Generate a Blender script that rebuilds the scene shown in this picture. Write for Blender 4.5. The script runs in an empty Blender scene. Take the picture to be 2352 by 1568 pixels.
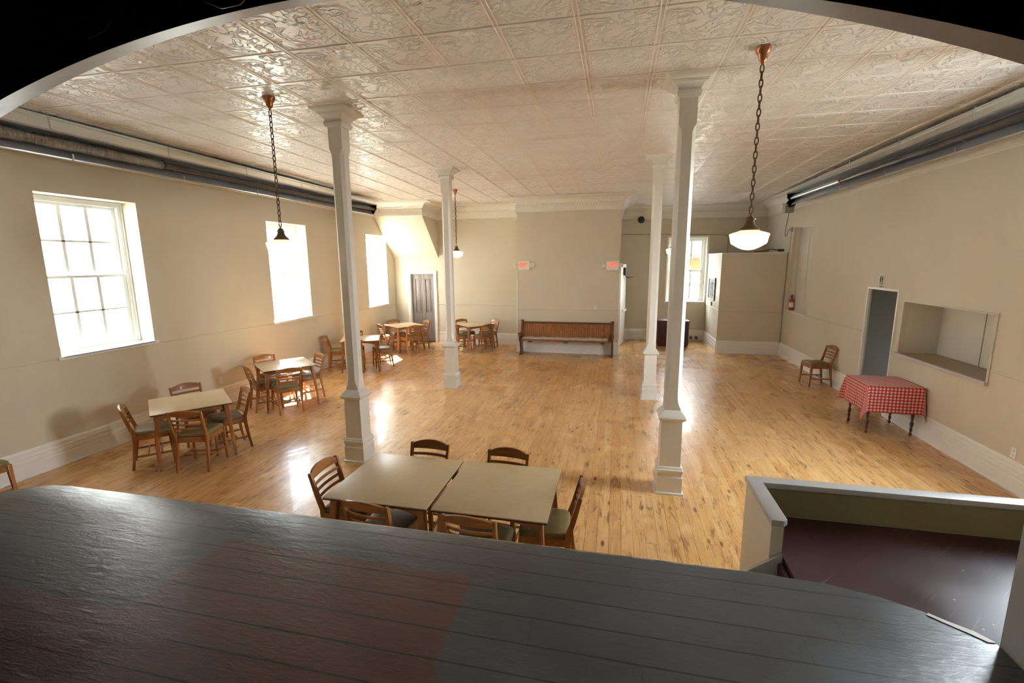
import bpy, bmesh, math, random
from mathutils import Vector, Matrix
random.seed(7)
PI = math.pi
SC = bpy.context.scene
COL = SC.collection

# ------------------------------------------------------------------ helpers
class MB:
    """collects shapes, then links them as ONE mesh object"""
    def __init__(s): s.v = []; s.f = []; s.uv = None
    def add(s, vs, fs):
        n = len(s.v); s.v += [tuple(v) for v in vs]; s.f += [tuple(i + n for i in f) for f in fs]; return s
    def box(s, x0, x1, y0, y1, z0, z1):
        return s.add([(x0,y0,z0),(x1,y0,z0),(x1,y1,z0),(x0,y1,z0),(x0,y0,z1),(x1,y0,z1),(x1,y1,z1),(x0,y1,z1)],
                     [(0,3,2,1),(4,5,6,7),(0,1,5,4),(1,2,6,5),(2,3,7,6),(3,0,4,7)])
    def prism(s, pts, a, b, ax='x'):
        """polygon pts (2-D) extruded from a to b along axis ax"""
        n = len(pts)
        def m(p, t): return {'x': (t, p[0], p[1]), 'y': (p[0], t, p[1]), 'z': (p[0], p[1], t)}[ax]
        vs = [m(p, a) for p in pts] + [m(p, b) for p in pts]
        fs = [tuple(range(n))[::-1], tuple(range(n, 2*n))]
        fs += [(i, (i+1) % n, n + (i+1) % n, n + i) for i in range(n)]
        return s.add(vs, fs)
    def lathe(s, prof, c=(0,0,0), n=24, ax='z'):
        vs = []; fs = []
        for r, h in prof:
            for k in range(n):
                a = 2*PI*k/n; p = (r*math.cos(a), r*math.sin(a), h)
                if ax == 'x': p = (p[2], p[0], p[1])
                if ax == 'y': p = (p[0], p[2], p[1])
                vs.append((c[0]+p[0], c[1]+p[1], c[2]+p[2]))
        for i in range(len(prof)-1):
            for k in range(n):
                fs.append((i*n+k, i*n+(k+1) % n, (i+1)*n+(k+1) % n, (i+1)*n+k))
        fs.append(tuple(range(n))[::-1]); fs.append(tuple((len(prof)-1)*n+k for k in range(n)))
        return s.add(vs, fs)
    def tube(s, path, r, n=8, closed=False, rx=None):
        path = [Vector(p) for p in path]; m = len(path); vs = []; fs = []
        up = None
        for i, p in enumerate(path):
            if closed: t = path[(i+1) % m] - path[i-1]
            else: t = path[min(i+1, m-1)] - path[max(i-1, 0)]
            t.normalize()
            if up is None:
                up = Vector((0,0,1)) if abs(t.z) < .9 else Vector((0,1,0))
            a = t.cross(up); a.normalize(); b = a.cross(t); b.normalize(); up = b
            rr = r[i] if isinstance(r, (list, tuple)) else r
            for k in range(n):
                q = 2*PI*k/n
                vs.append(p + a*(rr*math.cos(q)) + b*(rr*math.sin(q)*(rx or 1)))
        for i in range(m if closed else m-1):
            j = (i+1) % m
            for k in range(n): fs.append((i*n+k, i*n+(k+1) % n, j*n+(k+1) % n, j*n+k))
        if not closed:
            fs.append(tuple(range(n))[::-1]); fs.append(tuple((m-1)*n+k for k in range(n)))
        return s.add(vs, fs)
    def loft(s, rings, cap=True):
        n = len(rings[0]); vs = [p for r in rings for p in r]; fs = []
        for i in range(len(rings)-1):
            for k in range(n): fs.append((i*n+k, i*n+(k+1) % n, (i+1)*n+(k+1) % n, (i+1)*n+k))
        if cap: fs.append(tuple(range(n))[::-1]); fs.append(tuple((len(rings)-1)*n+k for k in range(n)))
        return s.add(vs, fs)
    def bar(s, a, b, w0, d0, w1=None, d1=None, up=(0,1,0)):
        """tapered rectangular bar from a to b; w across, d along 'up'"""
        a, b = Vector(a), Vector(b); t = (b-a).normalized(); u = Vector(up); x = u.cross(t).normalized(); y = t.cross(x).normalized()
        w1 = w1 or w0; d1 = d1 or d0
        def ring(c, w, d): return [c - x*w/2 - y*d/2, c + x*w/2 - y*d/2, c + x*w/2 + y*d/2, c - x*w/2 + y*d/2]
        return s.loft([ring(a, w0, d0), ring(b, w1, d1)])
    def build(s, name, mat, parent=None, bevel=0, smooth=True, seg=2, angle=35):
        me = bpy.data.meshes.new(name)
        me.from_pydata([tuple(v) for v in s.v], [], s.f)
        bm = bmesh.new(); bm.from_mesh(me)
        bmesh.ops.recalc_face_normals(bm, faces=bm.faces)
        if bevel:
            bmesh.ops.bevel(bm, geom=[e for e in bm.edges if len(e.link_faces) == 2 and e.calc_face_angle(0) > .6], offset=bevel,
                            segments=seg, affect='EDGES', profile=.6, clamp_overlap=True)
        bm.to_mesh(me); bm.free()
        if smooth:
            me.shade_smooth(); me.set_sharp_from_angle(angle=math.radians(angle))
        me.materials.append(M[mat])
        o = bpy.data.objects.new(name, me); COL.objects.link(o)
        if parent: o.parent = parent
        return o

def thing(name, label, cat, loc=(0,0,0), rz=0, group=None):
    o = bpy.data.objects.new(name, None); COL.objects.link(o); o.empty_display_size = .1
    o.location = loc; o.rotation_euler = (0,0,rz); o['label'] = label; o['category'] = cat
    if group: o['group'] = group
    return o
def tag(o, label, cat, group=None):
    o['label'] = label; o['category'] = cat
    if group: o['group'] = group
    return o
def struct(o, label=None):
    o['kind'] = 'structure'
    if label: o['label'] = label
    return o
def sempty(name, loc=(0,0,0)):
    o = bpy.data.objects.new(name, None); COL.objects.link(o); o.location = loc; o.empty_display_size = .1
    o['kind'] = 'structure'; return o
def dup(root, loc, rz, label, group=None):
    r = root.copy(); COL.objects.link(r); r.location = loc; r.rotation_euler = (0,0,rz); r['label'] = label
    if group: r['group'] = group
    for ch in list(root.children):
        c = ch.copy(); COL.objects.link(c); c.parent = r
        for g in list(ch.children):
            d = g.copy(); COL.objects.link(d); d.parent = c
    return r

# ------------------------------------------------------------------ materials
M = {}
class NT:
    def __init__(s, name):
        m = bpy.data.materials.new(name); m.use_nodes = True; s.m = m; s.t = m.node_tree; s.t.nodes.clear()
        s.out = s.n('ShaderNodeOutputMaterial'); M[name] = m
    def n(s, typ, **k):
        nd = s.t.nodes.new(typ)
        for a, b in k.items(): setattr(nd, a, b)
        return nd
    def l(s, a, b): s.t.links.new(a, b); return s
    def val(s, x, sock):
        if isinstance(x, bpy.types.NodeSocket): s.l(x, sock)
        else: sock.default_value = x
    def math(s, op, a, b=0, c=0, clamp=False):
        nd = s.n('ShaderNodeMath', operation=op, use_clamp=clamp)
        s.val(a, nd.inputs[0]); s.val(b, nd.inputs[1]); s.val(c, nd.inputs[2]); return nd.outputs[0]
    def vmath(s, op, a, b=(0,0,0)):
        nd = s.n('ShaderNodeVectorMath', operation=op); s.val(a, nd.inputs[0]); s.val(b, nd.inputs[1]); return nd.outputs[0]
    def co(s, which='Object'): return s.n('ShaderNodeTexCoord').outputs[which]
    def pos(s): return s.n('ShaderNodeNewGeometry').outputs['Position']
    def sep(s, v):
        nd = s.n('ShaderNodeSeparateXYZ'); s.l(v, nd.inputs[0]); return nd.outputs
    def comb(s, x, y, z=0.0):
        nd = s.n('ShaderNodeCombineXYZ')
        for i, q in enumerate((x, y, z)): s.val(q, nd.inputs[i])
        return nd.outputs[0]
    def noise(s, v, scale=5, detail=3, rough=.5, dist=0, out='Fac'):
        nd = s.n('ShaderNodeTexNoise'); s.l(v, nd.inputs['Vector'])
        nd.inputs['Scale'].default_value = scale; nd.inputs['Detail'].default_value = detail
        nd.inputs['Roughness'].default_value = rough; nd.inputs['Distortion'].default_value = dist
        return nd.outputs[out]
    def ramp(s, f, stops, interp='LINEAR'):
        nd = s.n('ShaderNodeValToRGB'); s.l(f, nd.inputs[0]); cr = nd.color_ramp; cr.interpolation = interp
        while len(cr.elements) < len(stops): cr.elements.new(.5)
        for e, (p, c) in zip(cr.elements, stops):
            e.position = p; e.color = (c if len(c) == 4 else (*c, 1)) if hasattr(c, '__len__') else (c, c, c, 1)
        return nd.outputs[0]
    def mix(s, f, a, b, blend='MIX'):
        nd = s.n('ShaderNodeMix', data_type='RGBA', blend_type=blend)
        s.val(f, nd.inputs[0])
        for x, i in ((a, 6), (b, 7)):
            if isinstance(x, bpy.types.NodeSocket): s.l(x, nd.inputs[i])
            else: nd.inputs[i].default_value = (*x[:3], 1)
        return nd.outputs[2]
    def mapr(s, v, a, b, c=0.0, d=1.0):
        nd = s.n('ShaderNodeMapRange'); s.l(v, nd.inputs[0])
        for i, q in enumerate((a, b, c, d)): nd.inputs[i+1].default_value = q
        return nd.outputs[0]
    def bump(s, h, strength=.3, dist=.01, normal=None):
        nd = s.n('ShaderNodeBump'); s.l(h, nd.inputs['Height']); nd.inputs['Strength'].default_value = strength
        nd.inputs['Distance'].default_value = dist
        if normal is not None: s.l(normal, nd.inputs['Normal'])
        return nd.outputs[0]
    def pbr(s, color, rough=.5, metal=0, spec=.5, bump=None, coat=0, emit=None, estr=0, sheen=0):
        p = s.n('ShaderNodeBsdfPrincipled')
        if isinstance(color, bpy.types.NodeSocket): s.l(color, p.inputs['Base Color'])
        else: p.inputs['Base Color'].default_value = (*color, 1)
        s.val(rough, p.inputs['Roughness']); s.val(metal, p.inputs['Metallic'])
        p.inputs['Specular IOR Level'].default_value = spec; p.inputs['Coat Weight'].default_value = coat
        p.inputs['Sheen Weight'].default_value = sheen
        if bump is not None: s.l(bump, p.inputs['Normal'])
        if emit: p.inputs['Emission Color'].default_value = (*emit, 1); p.inputs['Emission Strength'].default_value = estr
        s.l(p.outputs[0], s.out.inputs[0]); return p

def simple(name, color, rough=.5, metal=0, spec=.5, var=.06, scale=6, bump=0, bscale=60, coat=0, sheen=0):
    t = NT(name); v = t.co()
    nz = t.noise(v, scale, 4, .6)
    c = t.mix(t.mapr(nz, .3, .7), [q*(1-var) for q in color], [min(1, q*(1+var)) for q in color])
    b = t.bump(t.noise(v, bscale, 3), bump, .004) if bump else None
    t.pbr(c, rough, metal, spec, b, coat, sheen=sheen)

simple('wall_paint', (.615,.555,.445), .55, var=.025, scale=1.3, bump=.05, bscale=40, spec=.3)
simple('trim_white', (.80,.785,.755), .35, var=.02, scale=2, spec=.45)
simple('column_white', (.74,.715,.655), .32, var=.025, scale=3, bump=.03, bscale=25)
simple('frame_white', (.80,.79,.75), .35, var=.02)
simple('niche_white', (.66,.63,.55), .45, var=.02)
simple('corridor_blue', (.33,.335,.30), .6, var=.04, scale=1)
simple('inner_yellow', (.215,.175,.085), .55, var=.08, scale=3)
simple('cap_white', (.42,.405,.395), .38, var=.05, scale=4)
simple('arch_paint', (.235,.21,.195), .4, var=.08, scale=5)
simple('black_paint', (.012,.012,.012), .8, var=.3, scale=2)
simple('black_plastic', (.012,.012,.013), .35)
simple('cable_black', (.02,.018,.018), .6)
simple('cable_grey', (.22,.20,.18), .6)
simple('door_taupe', (.245,.215,.205), .35, var=.03, spec=.5)
simple('brass', (.55,.36,.14), .3, 1)
simple('copper', (.42,.17,.085), .34, .85, var=.25, scale=9)
simple('bronze', (.17,.105,.065), .42, .75, var=.25, scale=12)
simple('chain_bronze', (.13,.07,.045), .45, .7, var=.2)
simple('steel', (.55,.55,.56), .3, 1, var=.08)
simple('ferrule', (.42,.38,.33), .35, .9)
simple('dark_steel', (.10,.09,.09), .35, .8, var=.2, scale=5)
simple('grey_box', (.33,.32,.29), .45, .1, var=.05)
simple('plastic_white', (.80,.79,.75), .3)
simple('plastic_lilac', (.66,.63,.66), .35)
simple('plastic_cream', (.62,.55,.42), .4)
simple('edge_dark', (.035,.022,.016), .35)
simple('olive_vinyl', (.215,.155,.065), .42, var=.12, scale=5, bump=.12, bscale=90, spec=.35)
simple('maroon_cabinet', (.055,.008,.012), .4, var=.12, scale=4)
simple('red_paint', (.45,.02,.02), .3)
simple('label_white', (.75,.73,.68), .5)
simple('label_blue', (.18,.30,.55), .5)
simple('hose_black', (.02,.02,.02), .5)
simple('frame_dark', (.035,.012,.012), .3)
simple('mat_cream', (.40,.33,.25), .9, spec=.1)
simple('pillow_tan', (.40,.31,.235), .85, var=.1, scale=20, bump=.4, bscale=120, sheen=.2)
simple('iron_brown', (.075,.045,.03), .5, .3, var=.25, scale=8)
simple('cloth_plain', (.55,.30,.27), .8)
simple('gravel', (.27,.27,.24), .9, var=.15, scale=3)
simple('pictogram_black', (.02,.018,.016), .6)
simple('tan_stucco', (.16,.085,.03), .9, var=.1, scale=2)
simple('cream_awning', (.10,.08,.045), .8, var=.05)
simple('counter_edge', (.52,.47,.47), .4, var=.05)
simple('shelf_paint', (.62,.58,.48), .45)
simple('maroon_step', (.05,.012,.014), .4, var=.2)

def wood(name, dark, light, axis='z', rough=.32, scale=1.0, coat=.15):
    t = NT(name); v = t.co(); x, y, z = t.sep(v)
    inf = t.n('ShaderNodeObjectInfo').outputs['Random']
    k = 14*scale
    a = {'x': (1.3, k, k), 'y': (k, 1.3, k), 'z': (k, k, 1.3)}[axis]
    vec = t.comb(t.math('MULTIPLY', x, a[0]), t.math('MULTIPLY', y, a[1]), t.math('MULTIPLY_ADD', z, a[2], t.math('MULTIPLY', inf, 37.0)))
    nz = t.noise(vec, 2.2, 5, .62, .6)
    fine = t.noise(vec, 12, 2, .5)
    f = t.math('ADD', t.math('MULTIPLY', nz, .8), t.math('MULTIPLY', fine, .2))
    c = t.mix(t.mapr(f, .32, .68), dark, light)
    c = t.mix(t.math('MULTIPLY', inf, .3), c, t.mix(.5, c, dark))
    t.pbr(c, t.mapr(nz, .2, .8, rough*.85, rough*1.2), 0, .5, t.bump(f, .08, .002), coat)
wood('chair_wood', (.215,.074,.017), (.46,.185,.046), 'z')
wood('chair_rail_wood', (.215,.074,.017), (.46,.185,.046), 'x')
wood('table_wood', (.24,.080,.022), (.47,.19,.055), 'z')
wood('table_apron_wood', (.24,.080,.022), (.47,.19,.055), 'x')
wood('pew_wood', (.17,.060,.018), (.47,.19,.055), 'z', .35)
wood('pew_rail_wood', (.07,.022,.009), (.20,.068,.022), 'x', .35)
wood('turned_wood', (.05,.014,.008), (.13,.036,.018), 'z', .3)

def laminate():
    t = NT('laminate'); v = t.co()
    f = t.math('ADD', t.math('MULTIPLY', t.noise(v, 5, 5, .7, 1.5), .5), t.math('MULTIPLY', t.noise(v, 160, 2), .5))
    c = t.mix(t.mapr(f, .35, .65), (.50,.372,.205), (.60,.455,.265))
    t.pbr(c, .30, 0, .5)
laminate()

def pine_floor():
    t = NT('pine_floor'); p = t.pos(); x, y, z = t.sep(p)
    W = .112
    row = t.math('FLOOR', t.math('DIVIDE', x, W))
    wn = t.n('ShaderNodeTexWhiteNoise', noise_dimensions='1D'); t.l(row, wn.inputs['W']); rnd = wn.outputs['Value']
    # board ends
    L = 3.4
    yy = t.math('ADD', t.math('DIVIDE', y, L), t.math('MULTIPLY', rnd, 7.3))
    board = t.math('FLOOR', yy); fy = t.math('FRACT', yy)
    wn2 = t.n('ShaderNodeTexWhiteNoise', noise_dimensions='2D'); t.l(t.comb(row, board), wn2.inputs['Vector']); rb = wn2.outputs['Value']
    fx = t.math('FRACT', t.math('DIVIDE', x, W))
    ex = t.math('MINIMUM', fx, t.math('SUBTRACT', 1, fx))       # distance to long edge (0..0.5)
    ey = t.math('MULTIPLY', t.math('MINIMUM', fy, t.math('SUBTRACT', 1, fy)), L)
    gapw = t.mapr(t.noise(t.comb(t.math('MULTIPLY', row, 1.37), t.math('MULTIPLY', y, .22)), 1.7, 2), .40, .74, .005, .026)
    gap = t.math('MAXIMUM', t.math('LESS_THAN', ex, gapw), t.math('LESS_THAN', ey, .0016))
    off = t.math('MULTIPLY', rb, 31.0)
    # grain
    g = t.noise(t.comb(t.math('MULTIPLY', x, 26), t.math('MULTIPLY_ADD', y, .9, off), off), 1.6, 6, .65, 1.2)
    broad = t.noise(t.comb(t.math('MULTIPLY', x, 5), t.math('MULTIPLY_ADD', y, .55, off), off), 1.4, 4, .6, .5)
    stain = t.noise(t.comb(t.math('MULTIPLY', x, 10), t.math('MULTIPLY_ADD', y, 2.0, off), off), 1.5, 5, .7, .6)
    base = t.mix(t.mapr(broad, .3, .7), (.70,.405,.150), (.54,.255,.078))
    base = t.mix(t.mapr(rb, 0, 1, 0, .6), base, (.76,.48,.205))
    base = t.mix(t.mapr(g, .44, .74, 0, .6), base, (.27,.098,.028))
    base = t.mix(t.mapr(stain, .54, .67, 0, .78), base, (.15,.052,.018))
    # knots
    vo = t.n('ShaderNodeTexVoronoi'); vo.inputs['Scale'].default_value = 1
    t.l(t.comb(t.math('MULTIPLY', x, 7.5), t.math('MULTIPLY_ADD', y, 2.6, off), 0), vo.inputs['Vector'])
    knot = t.mapr(vo.outputs['Distance'], .07, .17, 1, 0)
    kr = t.math('GREATER_THAN', t.sep(vo.outputs['Color'])[0], .45)
    base = t.mix(t.math('MULTIPLY', t.math('MULTIPLY', knot, kr), .85), base, (.10,.032,.012))
    # small scars / nail holes
    v2 = t.n('ShaderNodeTexVoronoi'); v2.inputs['Scale'].default_value = 1
    t.l(t.comb(t.math('MULTIPLY', x, 17), t.math('MULTIPLY', y, 11), 0), v2.inputs['Vector'])
    k2 = t.math('MULTIPLY', t.mapr(v2.outputs['Distance'], .05, .13, 1, 0), t.math('GREATER_THAN', t.sep(v2.outputs['Color'])[1], .8))
    base = t.mix(t.math('MULTIPLY', k2, .6), base, (.05,.02,.01))
    base = t.mix(t.math('MULTIPLY', gap, .8), base, (.045,.018,.008))
    wear = t.noise(p, .8, 3, .6)
    rough = t.math('ADD', t.mapr(wear, .3, .7, .16, .30), t.math('MULTIPLY', g, .10))
    h = t.math('SUBTRACT', t.math('MULTIPLY', g, .25), gap)
    cup = t.math('MULTIPLY', t.math('MULTIPLY', ex, ex), 1.2)
    h2 = t.math('ADD', h, cup)
    wavy = t.noise(t.comb(t.math('MULTIPLY', x, 4), y, 0), 1.6, 2)
    h2 = t.math('ADD', h2, t.math('MULTIPLY', wavy, 1.2))
    t.pbr(base, rough, 0, .5, t.bump(h2, .30, .003), coat=.12)
pine_floor()

def stage_paint():
    t = NT('stage_paint'); p = t.pos(); x, y, z = t.sep(p)
    W = .156
    xr = t.math('ADD', y, t.math('MULTIPLY', x, .004))
    row = t.math('FLOOR', t.math('DIVIDE', t.math('SUBTRACT', xr, .01), W)); fy = t.math('FRACT', t.math('DIVIDE', t.math('SUBTRACT', xr, .01), W))
    wn = t.n('ShaderNodeTexWhiteNoise', noise_dimensions='1D'); t.l(row, wn.inputs['W']); rnd = wn.outputs['Value']
    xx = t.math('ADD', t.math('DIVIDE', x, 2.3), t.math('MULTIPLY', rnd, 5.7)); fx = t.math('FRACT', xx)
    ey = t.math('MULTIPLY', t.math('MINIMUM', fy, t.math('SUBTRACT', 1, fy)), W)
    ex = t.math('MULTIPLY', t.math('MINIMUM', fx, t.math('SUBTRACT', 1, fx)), 2.3)
    nzl = t.noise(t.comb(t.math('MULTIPLY', x, 1.6), t.math('MULTIPLY', row, 3.37), 0), 1.0, 4, .65)
    gw = t.mapr(nzl, .35, .72, .0018, .0080)
    gap = t.math('MAXIMUM', t.math('LESS_THAN', ey, gw), t.math('LESS_THAN', ex, .0012))
    e1 = t.math('MULTIPLY', t.math('SUBTRACT', t.noise(t.comb(t.math('MULTIPLY', x, 9), t.math('MULTIPLY', y, 30), 0), 1, 3), .5), .06)
    xs = t.math('ADD', x, t.math('MULTIPLY', e1, .5)); ys = t.math('ADD', y, e1)
    a = t.math('MULTIPLY', t.math('LESS_THAN', ys, 1.535), t.math('LESS_THAN', xs, t.math('MULTIPLY_ADD', y, -.9, .70)))
    b = t.math('MULTIPLY', t.math('MULTIPLY', t.math('GREATER_THAN', t.math('SUBTRACT', xs, t.math('MULTIPLY', t.math('SUBTRACT', y, 2.1), .05)), -2.23), t.math('LESS_THAN', xs, -.69)),
                t.math('LESS_THAN', ys, t.math('MULTIPLY_ADD', x, -.02, 2.075)))
    mask = t.math('MAXIMUM', a, b)
    v2 = t.n('ShaderNodeTexVoronoi'); v2.inputs['Scale'].default_value = 1
    t.l(t.comb(t.math('MULTIPLY', x, .8), t.math('MULTIPLY', y, 1.9), 0), v2.inputs['Vector'])
    chips = t.math('MULTIPLY', t.math('LESS_THAN', v2.outputs['Distance'], .085), t.math('GREATER_THAN', y, 2.36))
    mask = t.math('MAXIMUM', mask, chips)
    nz = t.noise(p, 2.2, 4, .6)
    slate = t.mix(t.mapr(nz, .3, .7), (.048,.054,.062), (.074,.080,.088))
    maroon = t.mix(t.mapr(nz, .3, .7), (.082,.036,.031), (.122,.054,.046))
    c = t.mix(mask, slate, maroon)
    # paint drips
    v3 = t.n('ShaderNodeTexVoronoi'); v3.inputs['Scale'].default_value = 5.5; t.l(p, v3.inputs['Vector'])
    dots = t.math('MULTIPLY', t.math('LESS_THAN', v3.outputs['Distance'], .05), t.math('GREATER_THAN', t.sep(v3.outputs['Color'])[0], .80))
    dots = t.math('MULTIPLY', dots, t.math('GREATER_THAN', x, .3))
    c = t.mix(dots, c, (.50,.47,.40))
    c = t.mix(t.math('MULTIPLY', gap, .85), c, (.006,.006,.006))
    worn = t.math('GREATER_THAN', t.math('ADD', ys, t.math('MULTIPLY', t.noise(p, 9, 3), .02)), 2.4515)
    c = t.mix(t.math('MULTIPLY', worn, .8), c, (.30,.25,.17))
    gr = t.noise(t.comb(t.math('MULTIPLY', x, 7), t.math('MULTIPLY', y, 42), 0), 1, 5, .65, .8)
    dent = t.noise(t.comb(t.math('MULTIPLY', x, 11), t.math('MULTIPLY', y, 22), 0), 1, 4, .62, .5)
    wave = t.noise(t.comb(t.math('MULTIPLY', x, 2.2), t.math('MULTIPLY', y, 7), t.math('MULTIPLY', row, 2.7)), 1, 2)
    h = t.math('ADD', t.math('MULTIPLY', gr, .32), t.math('ADD', t.math('MULTIPLY', dent, .5), t.math('MULTIPLY', wave, .55)))
    h = t.math('SUBTRACT', t.math('ADD', h, t.math('MULTIPLY', rnd, .7)), t.math('MULTIPLY', gap, 2.2))
    t.pbr(c, t.mapr(nz, .3, .7, .30, .42), 0, .5, t.bump(h, .62, .008))
stage_paint()

def landing_paint():
    t = NT('landing_paint'); p = t.pos(); x, y, z = t.sep(p)
    nz = t.noise(p, 2.5, 5, .65)
    d = t.comb(t.math('MULTIPLY', t.math('ADD', x, y), 1.2), t.math('MULTIPLY', t.math('SUBTRACT', x, y), 26), 0)
    sc = t.noise(d, 1, 3, .6); scr = t.mapr(sc, .62, .72)
    fr = t.math('FRACT', t.math('DIVIDE', t.math('SUBTRACT', x, t.math('MULTIPLY', y, -.75)), .17))
    gap = t.math('LESS_THAN', fr, .018)
    v3 = t.n('ShaderNodeTexVoronoi'); v3.inputs['Scale'].default_value = 14; t.l(p, v3.inputs['Vector'])
    dots = t.math('MULTIPLY', t.math('LESS_THAN', v3.outputs['Distance'], .06), t.math('GREATER_THAN', t.sep(v3.outputs['Color'])[0], .85))
    c = t.mix(t.mapr(nz, .3, .7), (.034,.008,.010), (.056,.016,.018))
    c = t.mix(t.math('MULTIPLY', scr, .45), c, (.20,.15,.15))
    c = t.mix(dots, c, (.5,.45,.36)); c = t.mix(t.math('MULTIPLY', gap, .5), c, (.02,.005,.006))
    t.pbr(c, t.mapr(nz, .3, .7, .28, .45), 0, .5, t.bump(t.math('ADD', nz, t.math('MULTIPLY', gap, -.6)), .25, .004))
landing_paint()

CT = (.6096, -.346, 3.765)      # ceiling tile size, grid origin
def tin_ceiling():
    t = NT('tin_ceiling'); p = t.pos(); x, y, z = t.sep(p)
    u = t.math('FRACT', t.math('DIVIDE', t.math('SUBTRACT', x, CT[1]), CT[0]))
    v = t.math('FRACT', t.math('DIVIDE', t.math('SUBTRACT', y, CT[2]), CT[0]))
    uv = t.comb(u, v, .3)
    n1 = t.noise(uv, 2.7, 1.6, .5, 1.3)
    n2 = t.noise(t.vmath('ADD', uv, (3.1, 1.7, .4)), 4.2, 1.5, .5, 1.0)
    s1 = t.mapr(t.math('ABSOLUTE', t.math('SUBTRACT', n1, .5)), 0, .035, 1, 0)
    s2 = t.mapr(t.math('ABSOLUTE', t.math('SUBTRACT', n2, .52)), 0, .038, 1, 0)
    leaf = t.mapr(n1, .54, .62, 0, 1)
    h = t.math('ADD', t.math('MAXIMUM', s1, t.math('MULTIPLY', s2, .8)), t.math('MULTIPLY', leaf, .7))
    ed = t.math('MINIMUM', t.math('MINIMUM', u, t.math('SUBTRACT', 1, u)), t.math('MINIMUM', v, t.math('SUBTRACT', 1, v)))
    h = t.math('MULTIPLY', h, t.mapr(ed, .03, .07))
    fine = t.noise(p, 45, 3)
    h = t.math('ADD', h, t.math('MULTIPLY', fine, .06))
    big = t.noise(p, .55, 3, .55)
    c = t.mix(t.mapr(big, .42, .68), (.85,.805,.77), (.82,.745,.69))
    # smoky stain trails
    st = t.noise(t.comb(t.math('MULTIPLY', x, .35), t.math('MULTIPLY', y, 2.2), 0), 1.0, 3, .6)
    c = t.mix(t.mapr(st, .60, .76, 0, .42), c, (.50,.36,.24))
    sm_ = t.math('MULTIPLY', t.mapr(t.math('ABSOLUTE', t.math('SUBTRACT', y, t.math('MULTIPLY_ADD', big, .5, 4.83))), .04, .26, 1, 0), t.mapr(t.noise(p, 1.3, 3, .6), .40, .62, 0, .6))
    c = t.mix(sm_, c, (.52,.36,.25))
    # rusty margin along the left cornice
    nz = t.math('MULTIPLY', t.noise(p, 2.4, 4, .6), .5)
    rust = t.math('MAXIMUM', t.mapr(t.math('ADD', x, nz), -6.46, -6.22, 1, 0), t.mapr(t.math('SUBTRACT', x, nz), 3.58, 3.82, 0, 1))
    c = t.mix(t.math('MULTIPLY', rust, .40), c, (.52,.40,.26))
    t.pbr(c, .34, 0, .5, t.bump(h, .9, .016))
tin_ceiling()

def cornice_mat():
    t = NT('cornice_white'); p = t.pos(); x, y, z = t.sep(p)
    w = t.math('ABSOLUTE', t.math('SINE', t.math('MULTIPLY', t.math('ADD', x, y), 42)))
    band = t.mapr(t.math('ABSOLUTE', t.math('SUBTRACT', z, 4.07)), .05, .09, 1, 0)
    nz = t.noise(p, 30, 3)
    h = t.math('ADD', t.math('MULTIPLY', t.math('MULTIPLY', w, band), 1.0), t.math('MULTIPLY', nz, .2))
    t.pbr(t.mix(t.mapr(nz, .3, .7), (.74,.71,.63), (.77,.74,.67)), .4, 0, .4, t.bump(h, .5, .012))
cornice_mat()

def glass():
    t = NT('window_glass')
    tr = t.n('ShaderNodeBsdfTransparent'); gl = t.n('ShaderNodeBsdfGlossy'); gl.inputs['Roughness'].default_value = .02
    tr.inputs[0].default_value = (.96,.98,.97,1)
    mx = t.n('ShaderNodeMixShader'); fr = t.n('ShaderNodeLayerWeight'); fr.inputs[0].default_value = .5
    t.l(t.math('MULTIPLY_ADD', t.math('POWER', fr.outputs['Facing'], 4.0), .35, .02), mx.inputs[0]); t.l(tr.outputs[0], mx.inputs[1]); t.l(gl.outputs[0], mx.inputs[2]); t.l(mx.outputs[0], t.out.inputs[0])
glass()

def emitter(name, base, col, strength):
    t = NT(name); t.pbr(base, .3, emit=col, estr=strength)
def opal():
    t = NT('opal_glass'); z = t.sep(t.co())[2]
    st = t.mapr(z, 2.835, 2.745, .26, .62)
    p = t.pbr((.85,.80,.68), .3, emit=(1.0,.83,.52), estr=1); t.l(st, p.inputs['Emission Strength'])
opal()
emitter('exit_red', (.6,.03,.02), (1.0,.035,.015), .45)
emitter('sign_face', (.80,.74,.68), (1.0,.55,.45), .0)

def gingham():
    t = NT('gingham'); uv = t.co('UV'); u, v, _ = t.sep(uv)
    a = t.math('LESS_THAN', t.math('FRACT', t.math('DIVIDE', u, .047)), .5); b = t.math('LESS_THAN', t.math('FRACT', t.math('DIVIDE', v, .047)), .5)
    s = t.math('ADD', a, b)
    c = t.ramp(t.math('DIVIDE', s, 2), [(0, (.66,.58,.48)), (.25, (.56,.10,.09)), (.75, (.46,.018,.025))], 'CONSTANT')
    wv = t.noise(t.comb(t.math('MULTIPLY', u, 400), t.math('MULTIPLY', v, 400), 0), 1, 1)
    t.pbr(c, .75, 0, .2, t.bump(wv, .1, .001), sheen=.2)
gingham()

def brick():
    t = NT('pale_brick'); p = t.pos(); x, y, z = t.sep(p)
    b = t.n('ShaderNodeTexBrick'); t.l(t.comb(y, z, 0), b.inputs['Vector'])
    b.inputs['Color1'].default_value = (.11,.075,.062,1); b.inputs['Color2'].default_value = (.09,.062,.052,1); b.inputs['Mortar'].default_value = (.14,.115,.10,1)
    b.inputs['Scale'].default_value = 1; b.inputs['Brick Width'].default_value = .6; b.inputs['Row Height'].default_value = .28; b.inputs['Mortar Size'].default_value = .012
    t.pbr(b.outputs['Color'], .9)
brick()

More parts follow.
